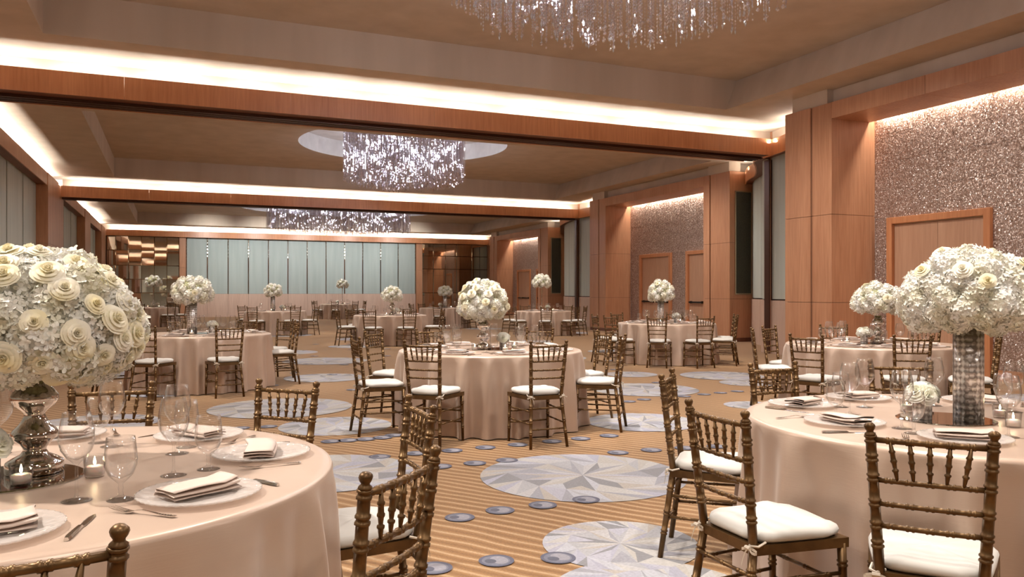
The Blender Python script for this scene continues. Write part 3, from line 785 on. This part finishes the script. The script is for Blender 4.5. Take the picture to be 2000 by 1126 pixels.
# per table: (x, y of back-rest middle, facing angle or None = to the table centre)
CH = {1: [(-.25, 4.03, None), (.49, 3.80, None), (.865, 2.91, 180), (.52, 1.90, None), (-.25, 1.53, None), (-1.42, 3.75, None)],
      2: [(2.36, 3.46, None), (1.82, 2.36, 0), (2.11, 1.71, 40), (3.24, 3.67, None), (4.03, 3.47, None)],
      3: [(2.945, 6.08, None), (1.956, 6.505, None), (1.58, 7.40, 0), (2.00, 8.45, None), (4.00, 6.62, None), (4.25, 7.42, None), (2.72, 8.75, None), (3.93, 8.35, None)],
      4: [(-.33, 10.68, None), (.67, 10.58, None), (1.68, 11.90, 180), (1.62, 12.75, None), (1.07, 12.98, None), (.10, 13.2, None), (-.92, 11.6, None)],
      5: [(6.12, 7.28, -38), (6.82, 7.80, None), (5.73, 6.03, None), (6.55, 5.50, None), (7.38, 5.22, 130), (8.47, 6.92, None), (7.85, 7.78, None)],
      6: [(7.79, 11.75, None), (8.55, 11.38, None), (9.42, 11.62, 138), (9.85, 12.2, None), (7.25, 12.42, None), (7.32, 13.12, None), (8.38, 14.1, None), (9.55, 13.75, None)],
      7: [(3.78, 19.86, None), (4.34, 18.8, None), (5.27, 18.55, None), (6.3, 19.15, None), (4.35, 21.1, None), (5.9, 21.15, None)],
      8: [(8.8, 27.35, None), (10.2, 27.4, None), (10.75, 28.2, None), (8.25, 29.1, None), (8.95, 29.85, None), (8.1, 28.3, None)],
      9: [(10.24, 21.3, None), (11.2, 21.25, None), (11.75, 21.65, None), (9.46, 22.06, None), (9.55, 23.1, None), (11.95, 23.2, None), (10.7, 23.9, None)],
      10: [(2.2, 24.85, None), (3.44, 24.6, None), (4.15, 25.1, None), (2.05, 26.85, None), (3.6, 27.1, None)],
      11: [(6.4, 39.9, None), (7.3, 38.95, None), (8.3, 38.9, None), (8.95, 39.6, None), (9.12, 40.5, None), (6.7, 41.0, None)],
      12: [(-1.1, 32.75, None), (.0, 32.8, None), (-1.95, 33.6, None), (.55, 33.6, None), (-1.7, 35.0, None), (.2, 35.1, None)]}
first = {True: True, False: True}
for k, lst in CH.items():
    tx, ty = T[k]; full = k <= 6; src = chairA if full else chairB; used = set()
    for (x, y, fa) in lst:
        ang = math.atan2(y-ty, x-tx); f = ang+PI if fa is None else math.radians(fa)
        f += random.uniform(-.04, .04)
        ox, oy = x+.235*math.cos(f), y+.235*math.sin(f)
        b = round(math.degrees(ang)/45) % 8
        if b in used:
            alt = [q for q in ((b+1) % 8, (b-1) % 8, (b+2) % 8, (b-2) % 8) if q not in used]
            dd = [(abs((math.degrees(ang)-45*q+180) % 360-180), q) for q in alt]; b = min(dd)[1]
        used.add(b)
        lab = 'gilt bamboo-turned chair with ivory tied cushion, %s of %s' % (SIDES[b], NAMES[k])
        grp = 'gilt chairs around '+NAMES[k]
        if first[full]:
            first[full] = False; KIDS[src.name] = [(ch, list(ch.children)) for ch in src.children]
            src.location = (ox, oy, 0); src.rotation_euler = (0, 0, f-PI/2); src['label'] = lab; src['group'] = grp
        else: dup(src, (ox, oy, 0), f-PI/2, lab, grp)

# ------------------------------------------------------------------ tableware prototypes (meshes)
def proto(mb, name, mat, smooth=True):
    o = mb.build(name, mat, None, smooth=smooth); COL.objects.unlink(o); return o
def bowl(prof, n=28, th=.0012):
    inner = [(max(.0005, r-th), z) for (r, z) in reversed(prof)]; return prof+inner
m = MB(); m.lathe([(.0005, 0), (.038, 0), (.040, .002), (.030, .004), (.008, .009), (.0042, .018), (.0036, .06), (.0042, .098), (.010, .106), (.026, .120), (.040, .142), (.0465, .168), (.0450, .195), (.0395, .225), (.0350, .245),
     (.0338, .245), (.0385, .225), (.0438, .195), (.0452, .168), (.0388, .143), (.025, .1225), (.0005, .112)], 28)
P_WINE = proto(m, 'wine_glass', M['glass'])
m = MB(); m.lathe([(.0005, 0), (.035, 0), (.037, .002), (.026, .005), (.008, .012), (.0055, .024), (.0075, .034), (.0055, .044), (.014, .052), (.032, .070), (.0425, .095), (.0435, .115), (.0400, .150), (.0370, .175),
     (.0358, .175), (.0388, .150), (.0423, .115), (.0413, .095), (.031, .0715), (.0005, .058)], 28)
P_GOB = proto(m, 'water_goblet', M['glass'])
m = MB(); rip = lambda t, r, z: 1+(.010*math.cos(44*t) if r > .155 else 0)
m.lathe([(.0005, .004), (.085, .004), (.095, .003), (.105, .008), (.150, .015), (.163, .018), (.168, .017), (.165, .013), (.150, .010), (.100, .002), (.080, 0), (.0005, 0)], 176, wob=rip)
P_PLATE = proto(m, 'charger_plate', M['plate'])
def napkin(seed):
    rnd = random.Random(seed); m = MB(); L = .205; W = .095; th = .0035; lay = 4; path = []
    g = .0066
    for i in range(lay):
        z = .004+i*g; a, b = (-W/2, W/2) if i % 2 == 0 else (W/2, -W/2)
        b_ = b*(1-.10*i/lay*(rnd.random()))
        for q in range(5): path.append((a+(b_-a)*(q/4), z+.0025*math.sin(q/4*PI)))
        if i < lay-1:
            s = 1 if b_ > 0 else -1
            for q in range(1, 4): an = -PI/2+PI*q/4; path.append((b_+s*g/2*math.cos(an), z+g/2+g/2*math.sin(an)))
    n = len(path); vs = []; cols = 9
    for j in range(cols):
        u = j/(cols-1); x = -L/2+L*u
        for i, (y, z) in enumerate(path):
            zz = z*(1+.10*math.sin(5*u+i*.2)) + (.012*(u-.78)*4*z/.03 if u > .78 else 0)
            vs.append((x+.003*math.sin(i*.9), y+.004*math.sin(3*u+seed)+(.018*(u-.75)*4*(i/n) if u > .75 else 0), zz))
        for i, (y, z) in enumerate(path):
            a = path[max(0, i-1)]; b = path[min(n-1, i+1)]; d = Vector((b[0]-a[0], b[1]-a[1])).normalized(); v = vs[j*2*n+i]
            vs.append((v[0], v[1]+d.y*th*.6, v[2]-d.x*th*.6 if True else v[2]))
    fs = []
    for j in range(cols-1):
        A, B = j*2*n, (j+1)*2*n
        for i in range(n-1):
            fs += [(A+i, B+i, B+i+1, A+i+1), (A+n+i, A+n+i+1, B+n+i+1, B+n+i)]
        fs += [(A, A+n, B+n, B), (A+n-1, B+n-1, B+2*n-1, A+2*n-1)]
    for A in (0, (cols-1)*2*n):
        for i in range(n-1): fs.append((A+i, A+i+1, A+n+i+1, A+n+i))
    m.add(vs, fs); return proto(m, 'folded_napkin', M['napkin'], True)
P_NAP = [napkin(s) for s in (1, 2, 3)]
def flat(path, name='x'):
    pass
def fork():
    m = MB()
    pr = [(-.105, .006, .006), (-.095, .0068, .005), (-.06, .0055, .006), (-.03, .0035, .010), (.0, .0028, .013), (.02, .0035, .010), (.032, .009, .006), (.042, .0118, .005), (.052, .0122, .006)]
    vs = []; fs = []; th = .0022
    for (x, hw, z) in pr: vs += [(x, -hw, z), (x, hw, z), (x, hw, z-th), (x, -hw, z-th)]
    for i in range(len(pr)-1):
        a, b = 4*i, 4*i+4
        for q in range(4): q2 = (q+1) % 4; fs.append((a+q, b+q, b+q2, a+q2))
    fs += [(0, 1, 2, 3), (len(vs)-1, len(vs)-2, len(vs)-3, len(vs)-4)]; m.add(vs, fs)
    for i in range(4):
        y = -.0105+i*.007; vs = []
        for (x, w2, z) in ((.052, .0016, .006), (.075, .0014, .009), (.098, .0006, .014)): vs += [(x, y-w2, z), (x, y+w2, z), (x, y+w2, z-.0018), (x, y-w2, z-.0018)]
        fs = []
        for a in (0, 4):
            for q in range(4): q2 = (q+1) % 4; fs.append((a+q, a+4+q, a+4+q2, a+q2))
        fs += [(8, 9, 10, 11)]; m.add(vs, fs)
    for i in range(7): m.lathe([(.0005, .0015), (.003, .0008), (.0035, 0)], 6, (-.098+i*.009, 0, .0062))
    return proto(m, 'dinner_fork', M['silver'], False)
def knife():
    m = MB(); pr = [(-.115, .006, .009), (-.10, .0085, .010), (-.05, .0075, .010), (-.01, .006, .009), (.0, .009, .003), (.05, .0105, .002), (.09, .0095, .002), (.112, .003, .0015)]
    vs = []; fs = []
    for (x, hw, z) in pr: vs += [(x, -hw, z*.3), (x, -hw*.6, z), (x, hw*.6, z), (x, hw, z*.3), (x, hw*.6, 0), (x, -hw*.6, 0)]
    for i in range(len(pr)-1):
        a, b = 6*i, 6*i+6
        for q in range(6): q2 = (q+1) % 6; fs.append((a+q, a+q2, b+q2, b+q))
    fs += [(5, 4, 3, 2, 1, 0), tuple(range(len(vs)-6, len(vs)))]; m.add(vs, fs)
    return proto(m, 'dinner_knife', M['silver'], False)
P_FORK, P_KNIFE = fork(), knife()
def place(src, x, y, z, rz, label, cat, group):
    o = src.copy(); COL.objects.link(o); o.location = (x, y, z); o.rotation_euler = (0, 0, rz); o['label'] = label; o['category'] = cat; o['group'] = group; return o
SETS = {1: [(89, 1), (44, 1), (-1, 1), (-45, 1), (-90, 1), (134, 0)], 2: [(78, 1), (120, 1), (168, 1), (222, 1), (30, 1), (-15, 1)],
        3: [(269, 1), (222, 1), (182, 1), (133, 1), (-42, 1), (0, 1), (42, 1), (95, 1)], 4: [(240, 1), (285, 1), (0, 1), (40, 1), (70, 1), (110, 1)],
        5: [(155, 1), (115, 1), (203, 1), (238, 1), (275, 1), (15, 1), (65, 1)], 6: [(230, 1), (263, 1), (300, 1), (-20, 1), (190, 1), (165, 1), (100, 1), (40, 1)],
        7: [(185, 1), (235, 1), (275, 1), (325, 1), (125, 1), (60, 1)], 8: [(240, 0), (300, 0), (120, 0), (60, 0)], 9: [(245, 0), (290, 0), (200, 0), (30, 0), (95, 0)],
        10: [(230, 0), (290, 0), (330, 0), (140, 0)], 11: [(250, 0), (300, 0), (120, 0)], 12: [(250, 0), (300, 0), (200, 0), (60, 0)]}
for k, lst in SETS.items():
    tx, ty = T[k]; used = set()
    for i, (a, fullset) in enumerate(lst):
        A = math.radians(a+random.uniform(-2, 2)); nm = NAMES[k]; b = round((a % 360)/45) % 8
        if b in used:
            alt = [q for q in ((b+1) % 8, (b-1) % 8, (b+2) % 8) if q not in used]; b = min((abs((a-45*q+180) % 360-180), q) for q in alt)[1]
        used.add(b); where = '%s of %s' % (SIDES[b], nm)
        pol = lambda r, da: (tx+r*math.cos(A+math.radians(da)), ty+r*math.sin(A+math.radians(da)))
        rr = .58 if (k == 2 and a in (168, 222)) else .69
        px, py = pol(rr, 0)
        place(P_WINE, *pol(.45, 21), TH, 0, 'tall clear wine glass, '+where, 'glass', 'wine glasses on '+nm)
        place(P_GOB, *pol(.53, 31), TH, 0, 'short-stemmed clear water goblet, '+where, 'glass', 'water goblets on '+nm)
        place(P_PLATE, px, py, TH+.001, A, 'embossed clear charger plate, '+where, 'plate', 'charger plates on '+nm)
        place(P_NAP[i % 3], px, py, TH+.012, A+PI/2+random.uniform(-.25, .25), 'folded champagne napkin on the plate, '+where, 'napkin', 'folded napkins on '+nm)
        if k <= 6:
            place(P_FORK, *pol(.72, -16), TH, A+PI+math.radians(6), 'silver fork beside the plate, '+where, 'fork', 'forks on '+nm)
            place(P_KNIFE, *pol(.73, 16), TH, A+PI-math.radians(10), 'silver knife beside the plate, '+where, 'knife', 'knives on '+nm)

# ------------------------------------------------------------------ flowers
def make_rose(seed, mat, name='rose'):
    rnd = random.Random(seed); m = MB()
    def pet(r, ang, h, wd, lean, curl, z0):
        vs = []; nu, nv = 5, 5
        for j in range(nv):
            v = j/(nv-1)
            for i in range(nu):
                u = i/(nu-1)*2-1
                a = ang+u*wd*(.55+.45*math.sin(PI*(.25+.6*v)))
                rad = r*(.30+.70*v**.7)+lean*v*v+curl*max(0, v-.7)*(1-.3*u*u)
                z = z0+h*(v-.9*max(0, v-.7)*(.2+curl*2.2)) - .10*h*u*u*v
                vs.append((rad*math.cos(a), rad*math.sin(a), z))
        fs = [(j*nu+i, j*nu+i+1, (j+1)*nu+i+1, (j+1)*nu+i) for j in range(nv-1) for i in range(nu-1)]
        m.add(vs, fs)
    for (cnt, r, h, wd, lean, curl, z0) in ((3, .16, .85, 1.5, .0, .0, .0), (4, .30, .86, 1.2, .02, .05, -.02), (5, .46, .82, 1.0, .08, .18, -.06), (5, .62, .70, .85, .20, .45, -.10), (6, .72, .52, .80, .36, .65, -.16), (5, .74, .30, .85, .52, .7, -.16)):
        o = rnd.uniform(0, 6)
        for i in range(cnt): pet(r, o+2*PI*i/cnt+rnd.uniform(-.1, .1), h*rnd.uniform(.92, 1.05), wd, lean, curl, z0)
    m.lathe([(.01, -.5), (.25, -.35), (.42, -.1), (.30, .15), (.01, .45)], 8)
    return proto(m, name, mat)
def make_hyd(seed, n=120):
    rnd = random.Random(seed); m = MB()
    m.lathe([(.01, -.75), (.6, -.5), (.82, -.05), (.72, .38), (.4, .68), (.01, .8)], 10)
    for i in range(n):
        z = 1-(i+.5)/n*1.35; ph = i*2.39996; rr = math.sqrt(max(0, 1-z*z)); d = Vector((rr*math.cos(ph), rr*math.sin(ph), z))
        c = d*rnd.uniform(.86, 1.02); q = d.to_track_quat('Z', 'Y').to_matrix(); o = rnd.uniform(0, 2); s = rnd.uniform(.15, .20)*(1 if n > 60 else 1.45)
        tl = Matrix.Rotation(rnd.uniform(-.5, .5), 3, 'X') @ Matrix.Rotation(rnd.uniform(-.5, .5), 3, 'Y')
        for p in range(4):
            a = o+p*PI/2; ca, sa = math.cos(a), math.sin(a); lift = rnd.uniform(.02, .10)*1.4-.02
            pts = [(0, 0, 0), (.5*s, -.42*s, .05), (1.0*s, -.30*s, lift), (1.12*s, 0, lift*.7), (1.0*s, .30*s, lift), (.5*s, .42*s, .05)]
            vs = [c+q @ (tl @ Vector((x*ca-y*sa, x*sa+y*ca, z_))) for x, y, z_ in pts]
            m.add(vs, [(0, 1, 2, 3), (0, 3, 4, 5)])
    return proto(m, 'hydrangea_head', M['hydr'])
P_ROSE = [make_rose(s, M['rose']) for s in (1, 2, 3)]; P_HYD = [make_hyd(s) for s in (1, 2, 3)]; P_HYDL = [make_hyd(s+9, 34) for s in (1, 2)]
P_WR = [make_rose(s+20, M['whiterose']) for s in (1, 2)]
def bouquet(x, y, z0, z1, R, nh, hr, roses, rr, seed, label, group='flower domes on the vases', flat_bottom=.55, rose_dir=None, lowres=False, wob=.06):
    rnd = random.Random(seed); t = thing('flower_arrangement', label, 'flowers', (x, y, z0), 0, group)
    zc = (z1-z0)*.36; hu = (z1-z0)-zc; hd = zc*1.0
    ph0 = rnd.uniform(0, 6)
    def surf(d, f=1.0):
        lump = 1+wob*math.sin(3*math.atan2(d.y, d.x)+ph0+2*d.z)
        h = hu if d.z > 0 else hd
        return Vector((d.x*R*f*lump, d.y*R*f*lump, zc+d.z*h*f))
    m = MB(); m.lathe([(.01, zc-hd*.45), (R*.62, zc-hd*.30), (R*.80, zc), (R*.70, zc+hu*.45), (R*.42, zc+hu*.72), (.01, zc+hu*.84)], 20)
    m.build('foliage_core', M['leafcore'], t, smooth=True)
    if rnd.random() < 0: pass
    dirs = []
    for i in range(nh):
        z = 1-(i+.5)/nh*1.72; a = i*2.39996+ph0; s = math.sqrt(max(0, 1-z*z)); dirs.append(Vector((s*math.cos(a), s*math.sin(a), z)))
    H = P_HYDL if lowres else P_HYD
    for i, d in enumerate(dirs):
        p = surf(d, 1-hr/R*rnd.uniform(.75, 1.0)); o = inst(H[i % len(H)], t, p, d.to_track_quat('Z', 'Y').to_euler(), hr*rnd.uniform(.92, 1.18))
    for i in range(roses):
        if rose_dir is not None:
            while True:
                d = Vector((rnd.gauss(0, 1), rnd.gauss(0, 1), rnd.gauss(.15, .8))).normalized()
                if d.dot(rose_dir) > -.1 and d.z > -.65: break
        else:
            z = 1-(i+.5)/roses*1.5; a = i*2.39996*1.7+1+ph0; s = math.sqrt(max(0, 1-z*z)); d = Vector((s*math.cos(a), s*math.sin(a), z))
        p = surf(d, 1-rr/R*.30); d2 = (d+Vector((rnd.uniform(-.25, .25), rnd.uniform(-.25, .25), rnd.uniform(-.15, .25)))).normalized()
        inst(P_ROSE[i % 3], t, p, d2.to_track_quat('Z', 'Y').to_euler(), rr*rnd.uniform(.85, 1.2))
    return t
tocam = lambda x, y: Vector((-x, -y, .4*math.hypot(x, y))).normalized()
# poisson-like roses on the big dome
def spaced_roses(t, R, z0, z1, n, rr, seed, rd, protos):
    rnd = random.Random(seed); zc = (z1-z0)*.36; hu = (z1-z0)-zc; got = []; tries = 0
    while len(got) < n and tries < 4000:
        tries += 1; d = Vector((rnd.gauss(0, 1), rnd.gauss(0, 1), rnd.gauss(.25, .8))).normalized()
        if d.z < -.62 or d.dot(rd) < -.2: continue
        if any((d-g).length*R < rr*2.15 for g in got): continue
        got.append(d); h = hu if d.z > 0 else zc; f = .965
        p = Vector((d.x*R*f, d.y*R*f, zc+d.z*h*f))
        d2 = (d+rd*.25+Vector((rnd.uniform(-.2, .2), rnd.uniform(-.2, .2), rnd.uniform(-.1, .2)))).normalized()
        inst(protos[len(got) % len(protos)], t, p, d2.to_track_quat('Z', 'Y').to_euler(), rr*rnd.uniform(.8, 1.15))
b1 = bouquet(-.40, 2.91, 1.02, 1.445, .305, 46, .078, 0, .04, 3, 'big dome of cream roses and white hydrangea on the nearest turned mercury vase', wob=.03)
spaced_roses(b1, .320, 1.015, 1.46, 60, .030, 5, tocam(-.4, 2.91), P_ROSE)
b2 = bouquet(3.33, 2.50, 1.135, 1.52, .275, 52, .068, 0, .03, 4, 'white hydrangea dome with a few roses on the pierced silver cylinder')
spaced_roses(b2, .295, 1.125, 1.535, 12, .027, 8, tocam(3.28, 2.5), P_ROSE)
b3 = bouquet(2.90, 7.50, 1.03, 1.455, .25, 40, .062, 0, .04, 6, 'white hydrangea and rose dome on the central turned mercury vase')
spaced_roses(b3, .268, 1.02, 1.47, 20, .028, 9, tocam(2.9, 7.5), P_ROSE)
b4 = bouquet(.26, 11.98, 1.16, 1.556, .285, 36, .066, 4, .036, 7, 'wide creamy hydrangea dome on the silver cylinder before the mirrors', lowres=True)
b5 = bouquet(7.32, 6.60, 1.075, 1.435, .27, 36, .062, 5, .036, 8, 'white hydrangea dome on the turned vase before the double door', lowres=True)
b6 = bouquet(8.60, 12.84, 1.13, 1.57, .255, 30, .064, 3, .034, 9, 'ivory hydrangea dome before the glitter wall doors', lowres=True)
FAR = {7: (1.08, 1.49, .27, 'low white dome with pale roses before the blue-grey panels'), 8: (1.19, 1.59, .28, 'small white flower dome before the tinted mirrors'),
       9: (1.46, 1.91, .30, 'white flower dome on a tall slender vase near the distant door'), 10: (1.19, 1.61, .29, 'small white flower ball on the wide silver vase'),
       11: (1.54, 2.0, .31, 'tiny farthest white flower ball on a tall vase before the panels'), 12: (1.52, 2.0, .32, 'white flower ball on a tall vase before the tiled mirrors')}
OFF = {7: (.05, 0), 8: (.05, 0), 9: (-.08, 0), 10: (-.08, 0), 11: (.15, 0), 12: (.05, 0)}
for k, (z0, z1, R, l) in FAR.items():
    bouquet(T[k][0]+OFF[k][0], T[k][1], z0, z1, R, 22, .08, 3 if k == 7 else 0, .036, k+30, l, lowres=True)

# vases
VP = [(.001, 0), (.080, 0), (.083, .006), (.083, .030), (.080, .036), (.060, .048), (.040, .058), (.033, .070), (.034, .078), (.045, .094), (.062, .108), (.068, .120), (.062, .134), (.046, .150),
      (.036, .165), (.030, .178), (.029, .186), (.036, .196), (.056, .212), (.068, .230), (.067, .244), (.054, .262), (.040, .278), (.040, .31), (.036, .31)]
m = MB(); m.lathe(VP, 40); P_TV = proto(m, 'turned_vase', M['mercury'])
m = MB(); m.lathe([(.001, 0), (.063, 0), (.063, .42), (.060, .42), (.060, .01)], 40); P_CV = proto(m, 'cylinder_vase', M['pierced'])
m = MB(); m.lathe([(.001, 0), (.07, 0), (.072, .006), (.03, .02), (.014, .05), (.012, .4), (.018, .70), (.05, .76), (.048, .76)], 20); P_SV = proto(m, 'slender_vase', M['silver'])
P_SV.data.materials[0] = M['mercury']
m = MB(); m.lathe([(.001, 0), (.038, 0), (.040, .002), (.040, .095), (.038, .097), (.036, .095), (.036, .01)], 28); P_SM = proto(m, 'posy_vase', M['pierced'])
m = MB(); m.lathe([(.001, 0), (.205, 0), (.205, .003), (.198, .006), (.001, .006)], 56); P_MD = proto(m, 'mirror_disc', M['mirror_disc'], False)
VS = {1: ('t', 0, 0, 1), 2: ('c', .05, -.02, 1), 3: ('t', -.07, .01, 1), 4: ('c', -.13, .07, 1.05), 5: ('t', .06, -.03, 1.12), 6: ('c', -.10, .04, .95), 7: ('t', .05, 0, 1.15), 8: ('c', .05, 0, 1.1), 9: ('s', -.08, 0, 1), 10: ('c', -.08, 0, 1.1), 11: ('s', .15, 0, 1.08), 12: ('s', .05, 0, 1.06)}
VN = {'t': (P_TV, 'turned mercury-glass vase'), 'c': (P_CV, 'pierced silver cylinder vase'), 's': (P_SV, 'tall slender silver vase')}
votive = thing('votive_candle', '', 'candle')
m = MB(); m.lathe([(.001, 0), (.027, 0), (.029, .003), (.033, .065), (.0315, .065), (.0275, .006), (.001, .005)], 24); m.build('glass_cup', M['glass'], votive, True)
m = MB(); m.lathe([(.001, .007), (.0265, .007), (.028, .030), (.022, .033), (.001, .032)], 20); m.build('wax', M['wax'], votive, True)
m = MB(); m.lathe([(.0005, .034), (.0035, .040), (.0042, .046), (.002, .056), (.0004, .062)], 8); m.build('flame', M['flame'], votive, True)
firstv = [True]
VOT = {1: [(-.01, -.18), (.12, -.10)], 2: [(.02, -.25), (-.02, .24), (.22, -.05)], 3: [(-.14, -.06), (.06, -.22), (.22, .02)], 4: [(-.14, -.2), (.2, .0)], 5: [(-.25, .12), (.12, -.02)], 6: [(.32, .0), (-.2, -.1)]}
for k in range(7, 13): VOT[k] = [(-.15, -.2), (.25, -.1)]
PZ = {1: (-.115, -.10), 2: (-.17, .04), 3: (.14, -.01), 4: (.13, .0), 5: (-.12, .0), 6: (.20, -.03), 7: (.15, -.05), 8: (-.15, 0), 9: (.12, 0), 10: (.2, 0), 11: (-.1, 0), 12: (.2, -.1)}
SH = {1: ('white rose posy', 'beside the big rose dome'), 2: ('white rose posy', 'beside the pierced cylinder')}
for k, (tx, ty) in T.items():
    kind, dx, dy, sc = VS[k]; p, l = VN[kind]; nm = NAMES[k]
    o = place(p, tx+dx, ty+dy, TH+.007, 0, l+' on '+nm, 'vase', 'flower vases on the tables'); o.scale = (sc if kind != 's' else 1, sc if kind != 's' else 1, sc)
    if kind == 't' and k != 1: o.scale = (1, 1, 1)
    px, py = PZ[k]; cx, cy = (tx+dx*.5+px*.5, ty+dy*.5+py*.5)
    place(P_MD, cx, cy, TH+.0005, 0, 'thin round mirror base under the vase of '+nm, 'mirror', 'mirror bases on the tables')
    px, py = tx+px, ty+py
    place(P_SM, px, py, TH+.007, 0, 'small silver posy vase on '+nm, 'vase', 'posy vases on the tables').scale = (1, 1, 1)
    t = thing('flower_posy', 'low white posy in the small silver vase on '+nm, 'flowers', (px, py, TH+.10), 0, 'low posies on the tables')
    rnd = random.Random(k); ro = k <= 3; nn = 9 if ro else 7
    m = MB(); m.lathe([(.001, -.012), (.034, -.005), (.040, .015), (.03, .04), (.001, .05)], 12); m.build('foliage_core', M['leafcore'], t, True)
    for i in range(nn):
        z = 1-(i+.5)/nn*.95; a = i*2.39996; s = math.sqrt(1-z*z); d = Vector((s*math.cos(a), s*math.sin(a), z))
        q = (P_WR if ro else P_HYDL)[i % 2]; r_ = .034 if ro else .042
        inst(q, t, (d.x*.050, d.y*.050, .012+d.z*.035), d.to_track_quat('Z', 'Y').to_euler(), r_*rnd.uniform(.9, 1.15))
    for i, (vx, vy) in enumerate(VOT[k]):
        lab = 'lit votive candle in clear glass, %s of %s' % (['camera side', 'door side', 'far door side'][i], nm)
        zz = TH+.002
        if math.hypot(tx+vx-cx, ty+vy-cy) < .175: zz = TH+.0065
        elif math.hypot(tx+vx-cx, ty+vy-cy) < .24:
            f = .245/math.hypot(tx+vx-cx, ty+vy-cy); vx, vy = cx+(tx+vx-cx)*f-tx, cy+(ty+vy-cy)*f-ty
        if firstv[0]:
            firstv[0] = False; KIDS[votive.name] = [(ch, []) for ch in votive.children]; votive.location = (tx+vx, ty+vy, zz); votive['label'] = lab; votive['group'] = 'votive candles on the tables'
        else: dup(votive, (tx+vx, ty+vy, zz), 0, lab, 'votive candles on the tables')

# ------------------------------------------------------------------ chandeliers
def bead(m, x, y, z, r, h):
    m.add([(x+r, y, z), (x, y+r, z), (x-r, y, z), (x, y-r, z), (x, y, z+h), (x, y, z-h)], [(0,1,4),(1,2,4),(2,3,4),(3,0,4),(1,0,5),(2,1,5),(3,2,5),(0,3,5)])
def strand(m, x, y, ztop, zbot, rnd, step=.034, br=.0085, tip=None):
    z = ztop
    while z > zbot+.03:
        bead(m, x, y, z, br*rnd.uniform(.7, 1.25), step*.46); z -= step
    tr = tip or rnd.choice((.012, .017, .022))
    if rnd.random() < .5:
        q = MB(); q.lathe([(.001, -tr), (tr*.75, -tr*.6), (tr, 0), (tr*.7, tr*.65), (.001, tr)], 8, (x, y, zbot)); m.add(q.v, q.f)
    else: bead(m, x, y, zbot, tr*.8, tr*2.0)
def chandelier(cx, cy, rx, ry, zb, count, label, seed, nparts=300, nb=16, br=.0095, step=.036, rise=.22):
    rnd = random.Random(seed); ztop = ZR-.06
    t = thing('crystal_chandelier', label, 'chandelier', (cx, cy, ZR), 0)
    m = MB(); m.lathe([(.01, -.05), (1, -.05), (1, 0), (.01, 0)], 48); o = m.build('ceiling_plate', M['strip'], t); o.scale = (rx*1.02, ry*1.02, 1)
    pts = []
    for i in range(count):
        if i % 3 == 0: f = rnd.uniform(.955, 1.0)
        else: f = math.sqrt(rnd.uniform(.05, .93))
        a = rnd.uniform(0, 2*PI); pts.append((f, a))
    zf = lambda f: zb+rise*f**2.2+max(-.13, min(.16, rnd.gauss(0, .08)))
    # the strands seen first from the entrance side become parts
    pts.sort(key=lambda q: -(q[0]*1.0 + .25*math.cos(q[1]-math.atan2(-cy, -cx))))
    protos = []
    for s in range(8):
        q = MB(); L = ztop-(zb+rise)+s*.03-.08; strand(q, 0, 0, 0, -L, random.Random(seed+s), step, br); o = proto(q, 'crystal_strand', M['crystal'], False); protos.append((L, o))
    rest = MB()
    for i, (f, a) in enumerate(pts):
        x, y = rx*f*math.cos(a), ry*f*math.sin(a); z = zf(f)
        if i < nparts:
            L, o = min(protos, key=lambda q: abs(q[0]-(ztop-z)))
            inst(o, t, (x, y, ztop-ZR), (0, 0, rnd.uniform(0, 6)))
        else: strand(rest, x, y, ztop-ZR, z-ZR, rnd, step*1.15, br)
    o = rest.build('crystal_mass', M['crystal'], t); o['kind'] = 'stuff'
    bm = MB(); bm.lathe([(.001, -.03), (.02, -.022), (.028, 0), (.02, .022), (.001, .03)], 10); bp = proto(bm, 'bulb', M['bulb'])
    for i in range(nb):
        a = 2*PI*i/nb+.3; f = .86 if i % 2 else .55
        p = (rx*f*math.cos(a), ry*f*math.sin(a), zb+.62+.25*((i*3) % 4)/3-ZR); inst(bp, t, p)
        light('chandelier_lamp', 'POINT', (cx+p[0], cy+p[1], ZR+p[2]), CHAND_E/nb*3, COOL, shadow_soft_size=.05)
    return t
chandelier(4.05, 6.7, 1.70, 1.70, 4.10, 900, 'crystal chandelier whose lowest tips hang in above the central table', 11, br=.0105, step=.034)
chandelier(5.93, 21.4, 1.68, 1.68, 4.30, 1150, 'round crystal chandelier hanging whole from the circular recess', 12, br=.012, step=.034)
chandelier(7.70, 39.6, 3.55, 1.9, 4.28, 1500, 'wide oval crystal chandelier in the last coffer', 13, nb=14, br=.013, step=.046)
